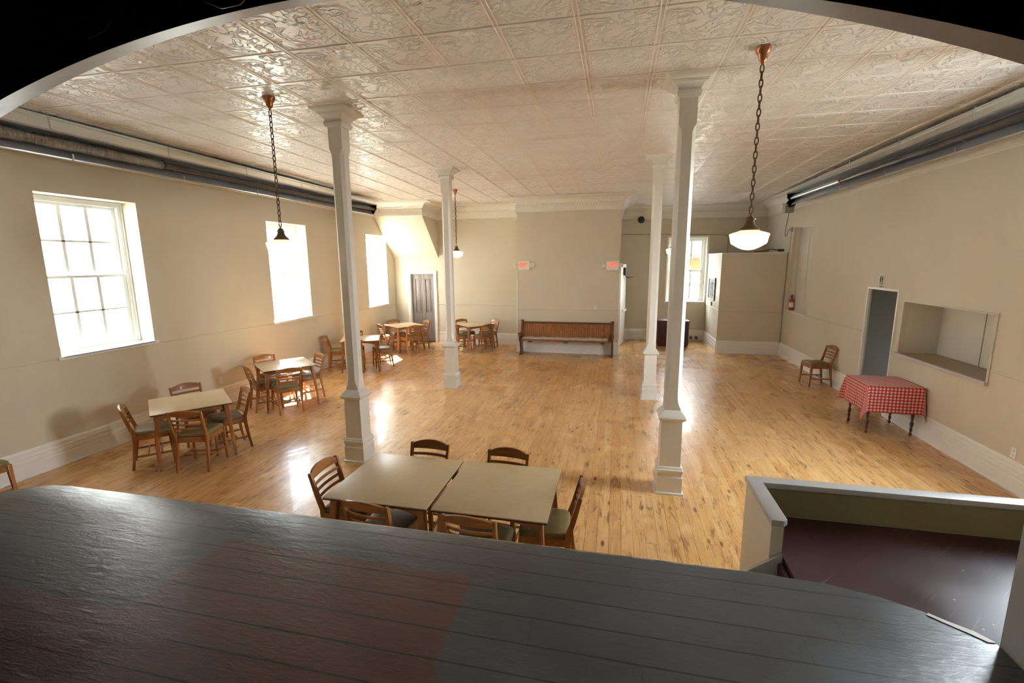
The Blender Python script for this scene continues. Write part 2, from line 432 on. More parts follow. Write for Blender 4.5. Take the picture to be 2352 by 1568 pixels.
def counter():
    t = NT('counter_laminate'); p = t.pos(); x, y, z = t.sep(p)
    k = 36
    s = t.math('MULTIPLY', t.math('SINE', t.math('MULTIPLY', t.math('ADD', x, y), k)), t.math('SINE', t.math('MULTIPLY', t.math('SUBTRACT', x, y), k)))
    f = t.math('ADD', s, t.math('MULTIPLY', t.noise(p, 30, 3), .9))
    c = t.mix(t.mapr(f, .2, .9), (.36,.27,.12), (.17,.095,.032))
    t.pbr(c, .3)
counter()

def foil():
    t = NT('crinkled_foil'); p = t.pos(); x, y, z = t.sep(p)
    n = t.noise(t.comb(t.math('MULTIPLY', x, 12), t.math('MULTIPLY', y, 34), t.math('MULTIPLY', z, 12)), 1, 4, .7, .8)
    t.pbr((.36,.34,.32), .25, .95, .5, t.bump(n, 1.0, .05))
foil()
def reflector():
    t = NT('reflector_metal'); p = t.pos(); x, y, z = t.sep(p)
    n = t.noise(t.comb(t.math('MULTIPLY', x, 30), t.math('MULTIPLY', y, .8), t.math('MULTIPLY', z, 30)), 1, 3)
    t.pbr((.46,.47,.50), t.mapr(n, .3, .7, .30, .42), .55)
reflector()
def print_art():
    t = NT('art_print'); v = t.co(); n = t.noise(v, 7, 5, .65, .7)
    t.pbr(t.ramp(n, [(.3, (.05,.06,.07)), (.5, (.16,.19,.20)), (.7, (.36,.38,.36))]), .8, spec=.1)
print_art()
def floor_black(): pass

# ------------------------------------------------------------------ room dimensions
XL, XR = -7.02, 4.40
YF = 2.15                      # hall side of the proscenium wall
YB, YP, YR = 14.0, 12.95, 15.75 # back wall (left), chimney breast, recess
HC = 4.347
def ceil(y): return HC - max(0.0, y - 8.9)*.018

def wall_grid(name, plane, pos, thick, a0, a1, z0, z1, holes, mat, tops=None):
    """wall slab with rectangular openings. plane 'x': wall at x=pos spanning y; 'y': at y=pos spanning x. thick is signed (away from room)"""
    A = sorted({a0, a1, *[h[0] for h in holes], *[h[1] for h in holes]}); Z = sorted({z0, z1, *[h[2] for h in holes], *[h[3] for h in holes]})
    def solid(i, j):
        if i < 0 or j < 0 or i >= len(A)-1 or j >= len(Z)-1: return False
        ca, cz = (A[i]+A[i+1])/2, (Z[j]+Z[j+1])/2
        return not any(h[0] < ca < h[1] and h[2] < cz < h[3] for h in holes)
    mb = MB(); p0, p1 = pos, pos + thick
    def pt(p, a, z): return (p, a, z) if plane == 'x' else (a, p, z)
    for i in range(len(A)-1):
        for j in range(len(Z)-1):
            if not solid(i, j): continue
            a, b, c, d = A[i], A[i+1], Z[j], Z[j+1]
            for p in (p0, p1): mb.add([pt(p, a, c), pt(p, b, c), pt(p, b, d), pt(p, a, d)], [(0,1,2,3)])
            if not solid(i-1, j): mb.add([pt(p0,a,c), pt(p1,a,c), pt(p1,a,d), pt(p0,a,d)], [(0,1,2,3)])
            if not solid(i+1, j): mb.add([pt(p0,b,c), pt(p1,b,c), pt(p1,b,d), pt(p0,b,d)], [(0,1,2,3)])
            if not solid(i, j-1): mb.add([pt(p0,a,c), pt(p1,a,c), pt(p1,b,c), pt(p0,b,c)], [(0,1,2,3)])
            if not solid(i, j+1): mb.add([pt(p0,a,d), pt(p1,a,d), pt(p1,b,d), pt(p0,b,d)], [(0,1,2,3)])
    me = bpy.data.meshes.new(name); me.from_pydata(mb.v, [], mb.f)
    bm = bmesh.new(); bm.from_mesh(me); bmesh.ops.remove_doubles(bm, verts=bm.verts, dist=1e-5); bmesh.ops.recalc_face_normals(bm, faces=bm.faces)
    bm.to_mesh(me); bm.free(); me.materials.append(M[mat])
    o = bpy.data.objects.new(name, me); COL.objects.link(o); o['kind'] = 'structure'; return o

def sweep(path, prof, side=1, topf=None):
    """profile (d, z) swept along an XY path with mitred corners; d is measured to the left of travel (side=1)"""
    P = [Vector(p) for p in path]; n = len(P); rings = []
    for i in range(n):
        ns = []
        if i > 0: t = (P[i]-P[i-1]).normalized(); ns.append(Vector((-t.y, t.x)))
        if i < n-1: t = (P[i+1]-P[i]).normalized(); ns.append(Vector((-t.y, t.x)))
        m = sum(ns, Vector((0,0))); m = m.normalized(); k = 1/max(.2, m.dot(ns[0])); m = m*k*side
        rings.append([(P[i].x + m.x*d, P[i].y + m.y*d, (topf(P[i], d, z) if topf else z)) for d, z in prof])
    return MB().loft(rings)

# ---- floor, ceiling
struct(MB().box(XL-.02, XR+.02, YF-.15, YR+.02, -.12, 0).build('floor', 'pine_floor', smooth=False))
mb = MB()
ys = [YF-.15, 8.9, YR+.1]
for i in range(2):
    a, b = ys[i], ys[i+1]
    mb.add([(XL-.05,a,ceil(a)),(XR+.05,a,ceil(a)),(XR+.05,b,ceil(b)),(XL-.05,b,ceil(b)),(XL-.05,a,4.6),(XR+.05,a,4.6),(XR+.05,b,4.6),(XL-.05,b,4.6)],
           [(0,1,2,3),(4,7,6,5),(0,4,5,1),(1,5,6,2),(2,6,7,3),(3,7,4,0)])
T, ox, oy = CT
def rib(x0, y0, x1, y1, w, h):
    d = Vector((x1-x0, y1-y0)).normalized(); nx, ny = -d.y*w/2, d.x*w/2
    rings = []
    pts = [(x0,y0)] + ([(x0, 8.9)] if x0 == x1 else []) + [(x1,y1)]
    for (x, y) in pts:
        zc = ceil(y)
        rings.append([(x+nx, y+ny, zc+.002), (x+nx*.5, y+ny*.5, zc-h), (x-nx*.5, y-ny*.5, zc-h), (x-nx, y-ny, zc+.002)])
    mb.loft(rings)
k = -12
while ox + k*T < XR-.35:
    x = ox + k*T
    if x > XL+.35:
        for s in (-.017, .017): rib(x+s, YF, x+s, 13.6, .014, .007)
    k += 1
k = -3
while oy + k*T < 13.4:
    y = oy + k*T
    if y > YF: rib(XL+.4, y, XR-.4, y, .018, .0065)
    k += 1
struct(mb.build('ceiling', 'tin_ceiling', smooth=False))

# ---- walls
WIN_L = [(4.50, 5.765, 1.385, 3.48), (8.42, 9.67, 1.325, 3.425), (12.32, 13.50, 1.27, 3.37)]
wall_grid('wall_left', 'x', XL, -.42, YF-.15, YB+.3, -.1, 4.5, WIN_L, 'wall_paint')
WIN_R = (4.50, 5.75, 1.385, 3.46)
DOOR_R = (8.60, 9.52, -.1, 2.065); PASS = (6.565, 8.40, 1.095, 1.915); NICHE = (12.22, 13.50, 1.25, 3.37)
wall_grid('wall_right', 'x', XR, .06, YF-.15, YR+.3, -.1, 4.5, [WIN_R, DOOR_R, PASS, NICHE], 'wall_paint')
DB = (-6.48, -5.68, -.1, 2.195)
wall_grid('wall_back', 'y', YB, .3, XL-.42, -2.74, -.1, 4.5, [DB], 'wall_paint')
WIN_B = (1.57, 2.72, 1.245, 3.265)
wall_grid('wall_recess', 'y', YR, .32, -.5, XR+.3, -.1, 4.5, [WIN_B], 'wall_paint')
struct(MB().box(-2.74, .08, YP, YR+.1, -.1, 4.5).build('wall_chimney', 'wall_paint', smooth=False))
# closet in the right rear corner: hollow box open at the top
CX, CY, CH = 2.78, 13.75, 2.735
mbc = MB().box(CX, XR, CY, CY+.1, 0, CH).box(CX, CX+.1, CY+.1, YR, 0, CH)
struct(mbc.build('wall_closet', 'wall_paint', smooth=False))
struct(MB().box(CX-.012, XR, CY-.012, CY+.112, CH, CH+.022).box(CX-.012, CX+.112, CY+.112, YR, CH, CH+.022).build('trim_1', 'trim_white', bevel=.004))
struct(MB().box(CX-.012, CX+.02, CY-.012, CY+.02, .33, CH-.001).box(XR-.05, XR-.004, CY-.016, CY, .0, CH).build('trim_2', 'shelf_paint', bevel=.003))
# stair soffit mass in the left rear corner
struct(MB().prism([(12.79, 3.93), (14.0, 2.70), (14.0, 4.40), (12.79, 4.40)], XL, -5.50, 'x').build('wall_soffit', 'wall_paint', smooth=False))

# ---- cornice, baseboards, chair rails
cpro = [(0,.0),(.022,.0),(.04,.02),(.035,.06),(.05,.07),(.055,.52),(.09,.58),(.10,.64),(.17,.80),(.26,.90),(.33,.93),(.335,.97),(.37,.98),(.38,1.0),(0,1.0)]
def ctop(p, d, f):
    yy = p.y; zb = 3.93 if p.x < -6.5 and yy < 10 else 3.88 if yy < 13.5 else 3.84
    if p.x > 4.3: zb = 3.82
    zt = ceil(min(yy, 15.6)) - .002
    return zb + f*(zt-zb)
path = [(XR,YF),(XR,YR),(.08,YR),(.08,YP),(-2.74,YP),(-2.74,YB),(-5.50,YB),(-5.50,12.79),(XL,12.79),(XL,YF)]
struct(sweep(path, cpro, 1, ctop).build('trim_3', 'cornice_white', angle=25))
bpro = [(0,0),(.036,0),(.036,.018),(.030,.024),(.030,.165),(.025,.172),(.025,.180),(.028,.185),(.028,.225),(.022,.232),(.024,.262),(.018,.275),(.020,.320),(.012,.335),(.010,.348),(0,.35)]
def base(name, path): struct(sweep(path, bpro).build(name, 'trim_white', angle=25))
base('baseboard_left', [(-6.585,YB),(XL,YB),(XL,YF)])
base('baseboard_back', [(-2.74,YB),(-5.55,YB)])
base('baseboard_chimney', [(.08,YP+.9),(.08,YP),(-2.74,YP),(-2.74,YB)])
base('baseboard_recess', [(CX,CY),(CX,YR),(.08,YR)])
base('baseboard_closet', [(XR,CY),(CX,CY)])
base('baseboard_right', [(XR,DOOR_R[1]+.04),(XR,CY)])
base('baseboard_front', [(XR,3.5),(XR,DOOR_R[0]-.04)])
rp = [(0,-.014),(.007,-.014),(.012,-.006),(.012,.006),(.007,.014),(0,.014)]
def rail(name, path, z0, z1=None):
    z1 = z0 if z1 is None else z1; n = len(path)
    def tf(p, d, z):
        L = (Vector(path[-1])-Vector(path[0])).length or 1; f = (p-Vector(path[0])).length/L
        return z + z0 + (z1-z0)*f
    struct(sweep(path, rp, 1, tf).build(name, 'wall_paint', angle=25))
rail('trim_4', [(XL,WIN_L[0][0]-.05),(XL,YF)], 1.39); rail('trim_5', [(XL,WIN_L[1][0]-.04),(XL,WIN_L[0][1]+.05)], 1.31, 1.37)
rail('trim_6', [(XL,WIN_L[2][0]-.03),(XL,WIN_L[1][1]+.04)], 1.26, 1.31); rail('trim_7', [(-6.60,YB),(XL,YB),(XL,WIN_L[2][1]+.03)], 1.25)
rail('trim_8', [(-2.74,YB),(-5.54,YB)], 1.245); rail('trim_9', [(.08,YP),(-2.74,YP)], 1.24)
rail('trim_10', [(WIN_B[0]-.08,YR),(.10,YR)], 1.20); rail('trim_11', [(XR,CY),(CX,CY),(CX,YR)], 1.185)
rail('trim_12', [(XR,DOOR_R[1]+.05),(XR,NICHE[0]-.02)], 1.29, 1.25); rail('trim_13', [(XR,3.0),(XR,PASS[0]-.05)], 1.25)
# white corner guards on the chimney breast
struct(MB().box(-2.752, -2.728, YP-.012, YP+.012, .35, 2.34).box(.068, .092, YP-.012, YP+.012, .35, 2.34).build('trim_14', 'trim_white', bevel=.003))

# ---- windows
def window(n, plane, hole, face, depth, sgn, cols=3, sill_out=.035, sill=True, casing=0, bars=True):
    """double hung sash set 'depth' into an opening; sgn = direction away from the room along the wall normal"""
    a0, a1, z0, z1 = hole; root = sempty('window_%d' % n)
    def bx(mb, p0, p1, a, b, c, d):
        q0, q1 = sorted((face + sgn*p0, face + sgn*p1))
        return mb.box(q0, q1, a, b, c, d) if plane == 'x' else mb.box(a, b, q0, q1, c, d)
    e = .003; j = .075
    f = MB()
    bx(f, depth, depth+.10, a0+e, a0+j, z0+e, z1-e); bx(f, depth, depth+.10, a1-j, a1-e, z0+e, z1-e)
    bx(f, depth, depth+.10, a0+j, a1-j, z1-j, z1-e); bx(f, depth, depth+.10, a0+j, a1-j, z0+e, z0+.045)
    bx(f, depth-.014, depth, a0+e, a0+.03, z0+e, z1-e); bx(f, depth-.014, depth, a1-.03, a1-e, z0+e, z1-e); bx(f, depth-.014, depth, a0+.03, a1-.03, z1-.03, z1-e)
    f.build('window_frame', 'frame_white', root, bevel=.004)
    A0, A1, B0, B1 = a0+j, a1-j, z0+.045, z1-j; zm = (B0+B1)/2
    for nm, lo, hi, d in (('lower_sash', B0, zm+.02, depth+.012), ('upper_sash', zm-.02, B1, depth+.052)):
        s = MB(); r = .052; th = .034
        bx(s, d, d+th, A0, A0+r, lo, hi); bx(s, d, d+th, A1-r, A1, lo, hi); bx(s, d, d+th, A0+r, A1-r, lo, lo+(.06 if nm[0] == 'l' else .036)); bx(s, d, d+th, A0+r, A1-r, hi-.036, hi)
        for k in range(1, cols):
            c = A0+r + (A1-A0-2*r)*k/cols; bx(s, d+.005, d+th-.005, c-.022, c+.022, lo+.03, hi-.03)
        c = (lo+hi)/2
        if bars: bx(s, d+.005, d+th-.005, A0+r, A1-r, c-.014, c+.014)
        so = s.build(nm, 'frame_white', root, bevel=.003)
        g = MB(); bx(g, d+th/2-.002, d+th/2+.002, A0+r-.004, A1-r+.004, lo+.03, hi-.03)
        g.build('pane', 'window_glass', so, smooth=False)
    if sill:
        s = MB(); bx(s, -sill_out, depth, a0+.004, a1-.004, z0-.001, z0+.018); bx(s, -sill_out, -.001, a0-.05, a1+.05, z0-.022, z0+.018)
        s.build('window_sill', 'frame_white', root, bevel=.006)
    if casing:
        s = MB()
        w = casing
        bx(s, -.014, -.001, a0-w, a0, z0+.02, z1+w); bx(s, -.014, -.001, a1, min(a1+w, CX-.004), z0+.02, z1+w); bx(s, -.014, -.001, a0, a1, z1, z1+w)
        s.build('casing', 'frame_white', root, bevel=.004)
    return root
def portal(name, loc, rot, w, h):
    L = bpy.data.lights.new(name, 'AREA'); L.shape = 'RECTANGLE'; L.size = w; L.size_y = h
    L.cycles.is_portal = True
    o = bpy.data.objects.new(name, L); COL.objects.link(o); o.location = loc; o.rotation_euler = rot; return o
for i, h in enumerate(WIN_L):
    window(i+1, 'x', h, XL, .27, -1, cols=3 if i == 0 else 1, bars=(i == 0))
    portal('window_daylight', (XL-.425, (h[0]+h[1])/2, (h[2]+h[3])/2), (0, -PI/2, 0), h[3]-h[2], h[1]-h[0])
window(4, 'y', WIN_B, YR, .16, 1, casing=.05)
portal('window_daylight', ((WIN_B[0]+WIN_B[1])/2, YR+.325, (WIN_B[2]+WIN_B[3])/2), (-PI/2, 0, 0), WIN_B[1]-WIN_B[0], WIN_B[3]-WIN_B[2])
for n_, h in ((5, WIN_R),):
    window(n_, 'x', h, XR, .02, 1)
    portal('window_daylight', (XR+.16, (h[0]+h[1])/2, (h[2]+h[3])/2), (0, PI/2, 0), h[3]-h[2], h[1]-h[0])

# ---- grey four panel door (back wall)
d1 = sempty('door_1')
x0, x1, zt = DB[0]+.004, DB[1]-.004, DB[3]-.004
yd = YB + .085
leaf = MB().box(x0, x1, yd+.012, yd+.05, .02, zt)
cw = (x1-x0)
stile, mid = .105, .10
px = [(x0+stile, x0+cw/2-mid/2), (x0+cw/2+mid/2, x1-stile)]
# stiles and rails proud of the panels
for a, b in ((x0, x0+stile), (x0+cw/2-mid/2, x0+cw/2+mid/2), (x1-stile, x1)): leaf.box(a, b, yd-.006, yd+.013, .02, zt)
for a, b in ((.02, .22), (.72, .93), (zt-.14, zt)):
    for q in ((x0+stile, x0+cw/2-mid/2), (x0+cw/2+mid/2, x1-stile)): leaf.box(q[0], q[1], yd-.006, yd+.013, a, b)
dl = leaf.build('door_leaf', 'door_taupe', d1, bevel=.003)
for q in px:
    for a, b in ((.22, .72), (.93, zt-.14)):
        pm = MB()
        for k, (i0, dy) in enumerate(((.0, -.002), (.022, .010))): pass
        w = .024
        pm.box(q[0], q[1], yd-.012, yd+.012, a, a+w).box(q[0], q[1], yd-.012, yd+.012, b-w, b).box(q[0], q[0]+w, yd-.012, yd+.012, a+w, b-w).box(q[1]-w, q[1], yd-.012, yd+.012, a+w, b-w)
        pm.box(q[0]+.055, q[1]-.055, yd+.0, yd+.013, a+.055, b-.055)
        pm.build('panel', 'door_taupe', d1, bevel=.005)
MB().lathe([(.001,0),(.018,.0),(.018,.006),(.010,.012),(.010,.03),(.026,.04),(.030,.055),(.022,.068),(.001,.072)], (x1-.05, yd-.006, 1.08), 16, 'y').build('knob', 'brass', d1)
for v in d1.children:
    if v.name.startswith('knob'): v.scale = (1,-1,1); v.location = (0, 2*(yd-.006), 0)
fr = MB()
fp = [(DB[0]-.105, DB[0]+.002), (DB[1]-.002, DB[1]+.105)]
for a, b in fp: fr.box(a, b, YB-.022, YB-.001, 0, DB[3]+.002); fr.box(a+.012, b-.012, YB-.03, YB-.021, 0, DB[3]-.01)
fr.box(DB[0]-.105, DB[1]+.105, YB-.022, YB-.001, DB[3]+.002, DB[3]+.085); fr.box(DB[0]-.117, DB[1]+.117, YB-.034, YB-.001, DB[3]+.085, DB[3]+.102)
fr.box(DB[0]+.001, DB[0]+.004, YB-.001, YB+.14, 0, DB[3]-.003); fr.box(DB[1]-.004, DB[1]-.001, YB-.001, YB+.14, 0, DB[3]-.003)
fr.build('door_frame', 'frame_white', d1, bevel=.004)
MB().box(DB[0]+.004, DB[1]-.004, YB-.02, YB+.1, .0, .018).build('threshold', 'edge_dark', d1)

# ---- exit door standing ajar beside the chimney breast
d2 = sempty('door_2', (.10, 14.20, 0)); ang = math.atan2(.89, .165); d2.rotation_euler = (0, 0, ang)
MB().box(0, .90, -.022, .022, .02, 2.46).build('door_leaf', 'shelf_paint', d2, bevel=.004)
MB().box(.30, .78, -.085, -.05, 1.03, 1.09).box(.30, .34, -.055, -.02, 1.02, 1.10).box(.74, .78, -.055, -.02, 1.02, 1.10).build('push_bar', 'frame_white', d2, bevel=.004)
MB().box(.42, .66, -.09, -.02, 2.13, 2.36).build('door_closer', 'black_plastic', d2, bevel=.006)
MB().tube([(.56,-.055,2.14),(.60,-.07,2.07),(.62,-.16,2.05),(1.0,-.20,2.07)], .013, 6).build('closer_arm', 'black_plastic', d2)
MB().lathe([(.001,0),(.028,0),(.028,.012),(.012,.02),(.012,.05),(.030,.06),(.030,.085),(.001,.09)], (.86, .02, 1.22), 14, 'y').build('knob', 'steel', d2)

# ---- open doorway on the right wall with the corridor behind
d3 = sempty('door_3')
f3 = MB()
for a, b in ((DOOR_R[0]-.020, DOOR_R[0]+.012), (DOOR_R[1]-.012, DOOR_R[1]+.020)): f3.box(XR-.012, XR+.030, a, b, 0, DOOR_R[3]-.012)
f3.box(XR-.012, XR+.062, DOOR_R[0]-.020, DOOR_R[1]+.020, DOOR_R[3]-.012, DOOR_R[3]+.022)
f3.build('door_frame', 'frame_white', d3, bevel=.004)
mbk = MB().box(5.9, 6.0, 7.9, 9.9, -.1, 2.6).box(4.462, 5.9, 9.80, 9.9, -.1, 2.6).box(4.98, 5.9, 8.30, 8.40, -.1, 2.6).box(4.462, 5.9, 8.46, 9.8, 2.5, 2.6).box(4.462, 4.98, 8.452, 8.46, -.1, 2.6)
struct(mbk.build('wall_corridor', 'corridor_blue', smooth=False)); struct(MB().box(4.425, 5.9, 8.46, 9.8, -.12, 0).build('floor_corridor', 'pine_floor', smooth=False))

# ---- serving hatch
hx = XR + .52
mbh = MB().box(XR+.061, hx, PASS[1], PASS[1]+.05, PASS[2]-.06, PASS[3]+.06).box(XR+.061, hx, PASS[0]-.05, PASS[0], PASS[2]-.06, PASS[3]+.06)
mbh.box(XR+.061, hx, PASS[0], PASS[1], PASS[3], PASS[3]+.06).box(hx, hx+.03, PASS[0]-.05, PASS[1]+.05, PASS[2]-.06, PASS[3]+.06)
struct(mbh.build('wall_hatch', 'niche_white', smooth=False))
t = thing('hatch_counter', 'patterned gold laminate counter inside the serving hatch of the right wall', 'counter', (XR, 7.48, PASS[2]))
MB().box(-.02, .515, PASS[0]-7.48+.002, PASS[1]-7.48-.002, .002, .012).build('countertop', 'counter_laminate', t)
MB().box(-.045, -.002, PASS[0]-7.48-.03, PASS[1]-7.48+.05, -.035, .014).build('counter_edging', 'counter_edge', t, bevel=.005)
struct(MB().box(XR-.016, XR-.001, PASS[0]-.028, PASS[0]-.002, PASS[2]-.03, PASS[3]+.03).box(XR-.012, XR-.001, PASS[0]-.002, PASS[1]+.02, PASS[3]+.002, PASS[3]+.02).box(XR-.012, XR-.001, PASS[1]+.002, PASS[1]+.02, PASS[2]+.02, PASS[3]+.002).build('trim_15', 'shelf_paint', bevel=.003))
for nm, a, b, lab in (('hatch_shutter', 6.60, 7.47, 'nearer pale sliding shutter panel closing the back of the serving hatch'), ('hatch_shutter', 7.49, 8.30, 'farther pale sliding shutter panel closing the back of the serving hatch')):
    o = MB().box(hx-.03, hx-.008, a, b, PASS[2]+.015, PASS[3]-.006).build(nm, 'niche_white', bevel=.003)
    tag(o, lab, 'shutter', 'sliding shutters of the serving hatch')

# ---- boarded window niche on the right wall
struct(MB().box(XR+.17, XR+.20, NICHE[0]+.002, NICHE[1]-.002, NICHE[2]+.002, NICHE[3]-.002).box(XR+.145, XR+.17, NICHE[0]+.05, NICHE[0]+.62, NICHE[2]+.03, NICHE[3]-.12)
       .box(XR+.15, XR+.17, NICHE[0]+.66, NICHE[1]-.02, NICHE[2]+.03, NICHE[3]-.12).box(XR+.061, XR+.17, NICHE[0]-.03, NICHE[0]-.0, NICHE[2]-.03, NICHE[3]+.03).box(XR+.061, XR+.2, NICHE[1], NICHE[1]+.03, NICHE[2]-.03, NICHE[3]+.03).box(XR+.061, XR+.2, NICHE[0], NICHE[1], NICHE[3], NICHE[3]+.03).box(XR+.061, XR+.2, NICHE[0], NICHE[1], NICHE[2]-.03, NICHE[2]-.001).build('window_6', 'niche_white', bevel=.004))
struct(MB().box(XR-.03, XR+.145, NICHE[0]-.03, NICHE[1]+.03, NICHE[2]-.02, NICHE[2]+.012).build('trim_16', 'niche_white', bevel=.005))

# ---- proscenium wall with segmental arch
ACX, APEX, R0 = -1.275, 3.78, 7.14
JL, JR = -4.20, 1.65
def archz(x, apex=APEX, R=R0, c=ACX): return apex - (R - math.sqrt(max(0, R*R - (x-c)**2)))
N = 40
xs = [JL + (JR-JL)*i/N for i in range(N+1)]
y0, y1 = YF, YF-.15
mbw = MB()
fz = [archz(x) for x in xs]; bz = [archz(x, 3.728, 7.45, -1.23) for x in xs]
for i in range(N):
    a, b = xs[i], xs[i+1]
    mbw.add([(a,y0,fz[i]),(b,y0,fz[i+1]),(b,y0,4.6),(a,y0,4.6)], [(0,1,2,3)])
for (a, b) in ((XL-.3, JL), (JR, XR+.2)):
    mbw.add([(a,y0,-.1),(b,y0,-.1),(b,y0,4.6),(a,y0,4.6)], [(0,1,2,3)])
mbw.add([(JL,y0,.0),(JR,y0,.0),(JR,y0,.9),(JL,y0,.9)], [(0,1,2,3)])
struct(mbw.build('wall_front', 'wall_paint', smooth=False))
# plastered reveal of the arch (light) and the black stage side
mbi = MB()
for i in range(N):
    a, b = xs[i], xs[i+1]
    mbi.add([(a,y0,fz[i]),(b,y0,fz[i+1]),(b,y1,bz[i+1]),(a,y1,bz[i])], [(0,1,2,3)])
mbj = MB().add([(JL,y0,.9),(JL,y0,fz[0]),(JL,y1,bz[0]),(JL,y1,.9)], [(0,1,2,3)]).add([(JR,y0,.9),(JR,y0,fz[-1]),(JR,y1,bz[-1]),(JR,y1,.9)], [(0,1,2,3)])
struct(mbj.build('trim_19', 'cap_white', smooth=False))
struct(mbi.build('trim_17', 'arch_paint', smooth=True))
mbb = MB()
for i in range(N):
    a, b = xs[i], xs[i+1]
    mbb.add([(a,y1,bz[i]),(b,y1,bz[i+1]),(b,y1,5.2),(a,y1,5.2)], [(0,1,2,3)])
for (a, b, s) in ((-5.9, JL, bz[0]), (JR, 3.4, bz[-1])): mbb.add([(a,y1,.5),(b,y1,.5),(b,y1,5.2),(a,y1,5.2)], [(0,1,2,3)])
struct(mbb.build('wall_proscenium', 'black_paint', smooth=False))
# backstage box
for nm_, b_ in (('wall_backstage_left', (-6.0, -5.9, -3.0, y1, .5, 5.2)), ('wall_backstage_right', (3.4, 3.5, -3.0, y1, .5, 5.2)), ('wall_backstage_rear', (-6.0, 3.5, -3.1, -3.0, .5, 5.2)), ('ceiling_backstage', (-6.0, 3.5, -3.1, y1, 5.2, 5.3))):
    struct(MB().box(*b_).build(nm_, 'black_paint', smooth=False))
struct(MB().box(-5.9, 3.4, 1.93, 1.99, 3.98, 4.02).box(-5.9, 3.4, 1.90, 1.99, 4.30, 4.36).build('trim_18', 'black_paint'))
cb = MB().tube([(-2.9+.32*i/10*3, 1.95, 3.74 + .10*math.cos(i/10*PI*2.4)+.05*i/10) for i in range(0, 21)], .007, 6).build('cable', 'cable_black')
tag(cb, 'thin black cable looping across the dark wall above the stage arch', 'cable')

# ---- stage
st = thing('stage_platform', 'dark slate painted plank stage with maroon patch in the foreground', 'stage', (0,0,0))
ZS = .95
poly = [(-5.88,-2.98),(3.38,-2.98),(3.38,YF-.155),(JR-.004,YF-.155),(JR-.004,YF+.004),(1.60,2.225),(1.45,2.315),(1.31,2.378),(1.10,2.43),(.70,2.452),(-3.97,2.452),(-4.10,2.435),(-4.21,2.388),(-4.33,2.30),(JL+.004-.16,YF+.004),(JL+.004,YF+.004),(JL+.004,YF-.155),(-5.88,YF-.155)]
MB().prism(poly, ZS-.035, ZS, 'z').build('deck', 'stage_paint', st, bevel=.006)
MB().prism([(JL+.03,YF+.006),(JR-.03,YF+.006),(1.40,2.28),(1.08,2.40),(.70,2.425),(-3.96,2.425),(-4.08,2.39)], .0, ZS-.036, 'z').build('fascia', 'wall_paint', st)
MB().prism([(1.47,2.300),(1.52,2.262),(1.60,2.215),(1.645,2.160),(1.612,2.158),(1.575,2.192),(1.50,2.248),(1.455,2.287)], ZS+.0005, ZS+.003, 'z').build('edge_strip', 'shelf_paint', st)
# ---- landing, steps, parapet
ZL = .75
ld = thing('stair_landing', 'maroon painted landing beside the stage inside the low parapet', 'landing', (1.08, 2.2, 0))
MB().prism([(x-1.08, y-2.2) for x, y in ((1.068,2.465),(1.12,2.44),(1.34,2.39),(1.48,2.325),(1.64,2.235),(1.665,2.156),(XR-.004,2.156),(XR-.004,3.454),(1.068,3.454))], ZL-.035, ZL, 'z').build('landing_deck', 'landing_paint', ld, bevel=.004)
MB().box(-.012, .02, .28, .74, 0, ZL-.036).build('landing_side', 'maroon_step', ld)
sp = thing('steps', 'dark maroon steps going down from the landing along the stage front', 'stairs', (1.064, 2.71, 0))
for i in range(3):
    z = ZL - (i+1)*.1875
    MB().box(-.02-(i+1)*.26, -.005-i*.26, -.235, .203, z-.03, z).build('tread', 'maroon_step', sp, bevel=.004)
    MB().box(-.028-i*.26-.0, -.006-i*.26, -.235, .203, z+.001, z+.156).build('riser', 'maroon_step', sp)
MB().prism([(-.006,ZL+.03),(-.006,ZL-.24),(-.90,0),(-1.05,0),(-1.05,.02)], .206, .229, 'y').build('stringer', 'cap_white', sp)
pa = thing('parapet', 'low white capped parapet wall around the landing right of the stage', 'parapet wall', (.99, 3.53, 0))
MB().box(.0, XR-.99-.003, -.07, 0, 0, .96).box(0, .07, -.585, -.07, 0, .96).build('outer_wall', 'wall_paint', pa, smooth=False)
MB().box(.071, XR-.99-.04, -.074, -.0705, ZL+.001, .958).box(.0705, .074, -.585, -.075, ZL+.001, .958).build('inner_facing', 'inner_yellow', pa, smooth=False)
MB().prism([(-.012,.012),(3.405,.012),(3.405,-.086),(.086,-.086),(.086,-.585),(.06,-.61),(-.012,-.61)], .962, 1.003, 'z').build('cap', 'cap_white', pa, bevel=.006)

